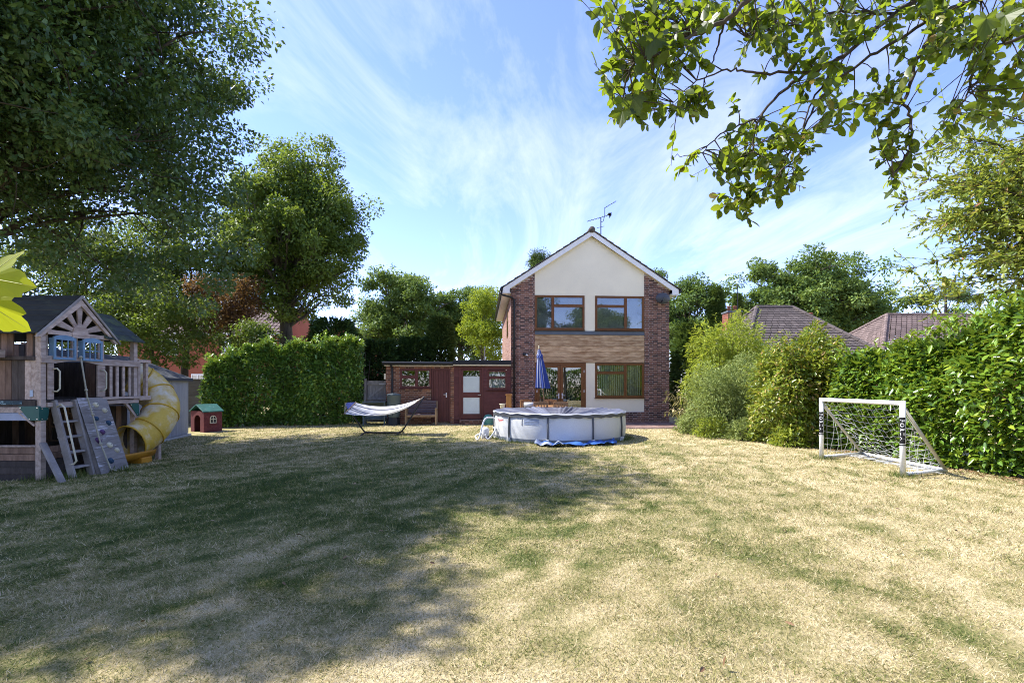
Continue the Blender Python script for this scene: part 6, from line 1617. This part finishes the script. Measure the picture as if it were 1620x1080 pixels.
# ------------------------------------------------------------------ overhanging magnolia near the camera
r = np.random.default_rng(99)
mg = thing('magnolia_tree', 'overhanging branch of large rounded leaves against the sky', 'tree', (6.0, 3.0, 0)); mo = Vector((6.0, 3.0, 0))
BR = [[(2010, -330, 3.6), (1760, -150, 3.6), (1500, -25, 3.5), (1420, 20, 3.5), (1330, 92, 3.4), (1262, 125, 3.4), (1200, 190, 3.3), (1190, 238, 3.3)],
      [(1900, -200, 3.3), (1700, -60, 3.2), (1560, -5, 3.2), (1500, 18, 3.2), (1482, 38, 3.2), (1452, 95, 3.2), (1434, 155, 3.2), (1441, 200, 3.2), (1432, 250, 3.2), (1412, 278, 3.15)],
      [(1760, -260, 3.4), (1500, -130, 3.1), (1330, -60, 3.0), (1200, -10, 2.9), (1150, 30, 2.9), (1095, 58, 2.9), (1050, 80, 2.8), (1000, 105, 2.8), (985, 160, 2.8)],
      [(1290, 115, 3.4), (1200, 116, 3.35), (1150, 112, 3.3), (1095, 135, 3.25), (1060, 170, 3.2)],
      [(1500, 18, 3.2), (1400, 75, 3.3), (1310, 140, 3.4), (1262, 220, 3.4), (1225, 285, 3.4), (1170, 325, 3.4)],
      [(1330, 92, 3.4), (1280, 170, 3.5), (1265, 240, 3.5), (1245, 300, 3.5)],
      [(1800, 0, 3.0), (1640, 50, 3.0), (1545, 95, 3.1), (1532, 150, 3.1), (1500, 185, 3.1)],
      [(1200, 190, 3.3), (1150, 205, 3.2), (1110, 240, 3.2), (1062, 248, 3.2)],
      [(1150, 30, 2.9), (1130, 90, 3.0), (1110, 140, 3.0)],
      [(1420, 20, 3.5), (1330, 20, 3.4), (1250, 40, 3.4), (1180, 60, 3.3)]]
m_ = MB(); bpts = []
for k, bq in enumerate(BR):
    P_ = [at(*q)-mo for q in bq]; nn = 6*len(P_)
    pts = [cr(P_, i/nn)+Vector(r.normal(size=3)*.006) for i in range(nn+1)]; r0 = (.026, .021, .022, .010, .012, .009, .014, .007, .008, .010)[k]
    m_.tube(pts, [r0*(1-.78*i/nn) for i in range(nn+1)], 6); bpts += pts
m_.tube([(0, 0, -.1), (.05, .05, 1.5), (.0, .1, 3.2), (-.1, .2, 4.4)], [.14, .11, .09, .06], 10)
for q in (BR[0][0], BR[1][0], BR[2][0], BR[6][0]):
    m_.tube(curve_pts((-.0, .1, 3.0), at(*q)-mo, (0, 0, .2), 6), [.06, .05, .042, .035, .03, .026], 7)
CL = [(985, 40, 52, 36, 110), (985, 105, 46, 45, 110), (1008, 172, 36, 26, 60), (1062, 62, 58, 48, 120), (1105, 150, 55, 30, 70), (1230, 48, 66, 42, 130), (1330, 36, 70, 34, 130), (1290, 112, 55, 30, 90),
      (1200, 255, 58, 40, 160), (1250, 215, 46, 32, 100), (1150, 262, 40, 22, 55), (1182, 312, 32, 26, 70), (1085, 245, 28, 12, 18), (1390, 145, 38, 26, 55), (1408, 225, 38, 42, 75), (1418, 272, 16, 14, 24),
      (1335, 168, 38, 26, 55), (1470, 55, 55, 36, 100), (1550, 55, 58, 46, 140), (1560, 165, 52, 30, 110), (1602, 20, 40, 40, 80), (1440, 10, 60, 24, 90), (1180, 15, 60, 24, 90), (1100, 10, 60, 24, 80), (1240, 285, 26, 22, 45), (1650, 90, 60, 60, 80), (1010, -20, 90, 30, 90), (1350, -30, 200, 30, 160)]
Pm, Dm = [], []
for (u, v, su, sv, n) in CL:
    n = int(n*1.85)
    d0 = 3.0 if u < 1120 and v < 190 else (3.4 if u < 1450 else 3.1)
    nt_ = max(4, n//9)
    for k in range(nt_):
        c = at(u+r.normal()*su*.55, v+r.normal()*sv*.55, d0+r.normal()*.22)-mo
        a_ = min(bpts, key=lambda q: (q-c).length); e = c+(c-a_).normalized()*.05+Vector((0, 0, -.04))
        pts = curve_pts(a_, e, Vector(r.normal(size=3)*.05)+Vector((0, 0, .03)), 6); m_.tube(pts, [.0042, .0036, .003, .0025, .002, .0015], 4)
        for q in range(n//nt_):
            f_ = .35+.65*(q+r.random())/(n/nt_); p = pts[min(int(f_*5), 4)].lerp(pts[min(int(f_*5), 4)+1], f_*5-min(int(f_*5), 4)) if f_ < 1 else pts[-1]
            Pm.append(tuple(p)); dv = Vector((e-a_)).normalized()*.5+Vector(r.normal(size=3))*.75; dv.z -= .45; Dm.append(tuple(dv))
m_.build('trunk', m_bark_d, mg, smooth=True)
Pm, Dm = np.array(Pm), np.array(Dm); n = len(Pm); Ln = .068*(.55+.75*r.random(n)); W_ = Ln*(.52+.12*r.random(n)); Nm = np.array([[-.25, -.2, .8]])+r.normal(size=(n, 3))*.65
SHAPES['oval'] = ([(0,0,0),(.12,.26,.04),(.38,.47,.07),(.68,.48,.06),(.9,.24,.0),(1,0,-.06),(.9,-.24,.0),(.68,-.48,.06),(.38,-.47,.07),(.12,-.26,.04),(.4,0,.0),(.75,0,-.02)],
                  [(0,1,2,10),(10,2,3,11),(11,3,4,5),(0,10,8,9),(10,11,7,8),(11,5,6,7)])
Pw = Pm+np.array(mo); vis = (np.abs(Pw[:, 0]) < 1.05*Pw[:, 1]) & (Pw[:, 2]-CAM_H < .80*Pw[:, 1])
pick = np.argsort(-(Ln/Pw[:, 1]*vis))[:300]; rest = np.setdiff1d(np.arange(n), pick)
f = link('foliage', leaf_mesh('foliage', Pm[rest], Dm[rest], Nm[rest], Ln[rest], W_[rest], r.random(len(rest)), lm_mag, 'oval'), mg); tag(f, kind='stuff')
place_leaves(mg, Pm, Dm, Nm, Ln, W_, pick, lm_mag, 'oval')
# lobed leaves
def lobed_leaf_mesh(lm, seed, name='lobed_leaf'):
    rr_ = random.Random(seed); out_ = []
    tips = [(-128, .45), (-72, .80), (0, 1.0), (72, .80), (128, .45)]
    ang_r = []
    for i, (a_, L_) in enumerate(tips):
        for (da, fr) in ((-24, .70), (-17, .80), (-11, .79), (-7, .92), (0, 1.0), (7, .92), (11, .79), (17, .80), (24, .70)): ang_r.append((a_+da, L_*fr*rr_.uniform(.95, 1.05)))
        if i < 4: ang_r.append(((a_+tips[i+1][0])/2, .50))
    ang_r = [(-170, .14)]+ang_r+[(170, .14)]
    pts = [(0, 0, 0)]+[(L_*math.cos(R(a_)), L_*math.sin(R(a_)), .10*math.sin(R(a_)*3)*L_-.10*L_*L_) for a_, L_ in ang_r]
    me = bpy.data.meshes.new(name); me.from_pydata(pts, [], [(0, i, i+1) for i in range(1, len(pts)-1)]); at_ = me.attributes.new('rnd', 'FLOAT', 'POINT'); at_.data.foreach_set('value', [rr_.random()*.6]*len(pts)); me.materials.append(lm); me.update(); return me
lob = [lobed_leaf_mesh(lm_mag, s) for s in (1, 2, 3)]
for (u, v, d, s, rz) in ((1002, 155, 2.7, .115, 2.9), (1035, 62, 2.7, .12, 2.6), (1018, 100, 2.75, .10, .4), (1040, 125, 2.7, .09, 1.3), (985, 175, 2.72, .10, 2.2), (1120, 35, 2.75, .10, 1.9), (975, 60, 2.75, .09, 3.3), (1560, 30, 2.6, .12, 2.4), (1590, 25, 2.6, .11, 1.2)):
    o = link('lobed_leaf', random.choice(lob), mg); o.location = at(u, v, d)-mo; o.scale = (s, s, s); o.rotation_euler = (R(70)+random.uniform(-.4, .4), R(100)+random.uniform(-.5, .5), rz)
    tw = MB(); c = Vector(o.location); a_ = min(bpts, key=lambda q: (q-c).length); tw.tube(curve_pts(a_, c, (0, 0, .04), 5), [.003]*5, 4); tw.build('leaf_stalk', m_bark_d, mg)

# ------------------------------------------------------------------ sunlit sapling leaf beside the camera
sp = thing('maple_sapling', 'sapling with bright lime green lobed leaves in front of the tower roof', 'sapling', (-1.42, 1.0, 0))
m_ = MB(); m_.tube([(0, 0, -.05), (.02, .0, .8), (-.02, .02, 1.5), (.03, .0, 1.95)], [.010, .008, .006, .003], 7); m_.build('stem', m_bark_d, sp, smooth=True)
m_vein = mat('leaf_vein', (.48, .50, .12), .6, .1, 4, 0)
ll = [lobed_leaf_mesh(lm_lime, s, 'leaf') for s in (5, 6)]
for (u, v, d, s, rot, st) in ((-22, 440, 1.0, .105, (R(68), R(8), R(-6)), 1.72), (-28, 475, 1.03, .105, (R(74), R(34), R(4)), 1.60), (-110, 380, 1.1, .09, (R(60), R(-30), R(160)), 1.8), (-140, 520, .95, .09, (R(60), R(20), R(200)), 1.5)):
    o = link('leaf', ll[0] if u > -25 else ll[1], sp)
    for va, vl in ((-128, .40), (-72, .74), (0, .94), (72, .74), (128, .40)):
        vn = MB(); vn.tube([(vl*t_*math.cos(R(va)), vl*t_*math.sin(R(va)), .10*math.sin(R(va)*3)*vl*t_-.10*(vl*t_)**2+.006) for t_ in (0, .25, .5, .75, 1)], [.014, .011, .008, .006, .003], 5); vn.build('vein', m_vein, o)
    o.location = at(u, v, d)-Vector((-1.42, 1.0, 0)); o.scale = (s, s, s); o.rotation_euler = rot
    tw = MB(); tw.tube(curve_pts((0, .0, st-.1), o.location, (0, 0, .02), 5), [.003, .0025, .002, .002, .0015], 5); tw.build('leaf_stalk', m_bark_d, sp)

# ------------------------------------------------------------------ hedge and trees across the lawn that the panes reflect
hedge('boundary_hedge', 'tall hedge at the lawn end opposite the house', [(15, -7.5), (-15, -7.5)], lambda f: 2.9+.8*(fbm(f*23+3, f*0+2.5, 3)-.5), 1.4, 12000, .30, .45, lm_laurel2, 57, lump=.4)
for (src, x, y, lb) in ((tA, -9, -13, 'rounded oak behind the far hedge opposite the outbuilding'), (oak2, 4.5, -15, 'tall forked oak behind the far hedge opposite the house'), (tA, 13, -13, 'rounded oak behind the far hedge beside the laurel hedge'),
                        (tA, -1.5, -12, 'rounded oak behind the far hedge opposite the pool'), (oak2, -17, -16, 'tall forked oak behind the far hedge beyond the play tower')):
    c = copy_tree(src); c.location = (x, y, 0); c.rotation_euler = (0, 0, R(70)); c['label'] = lb
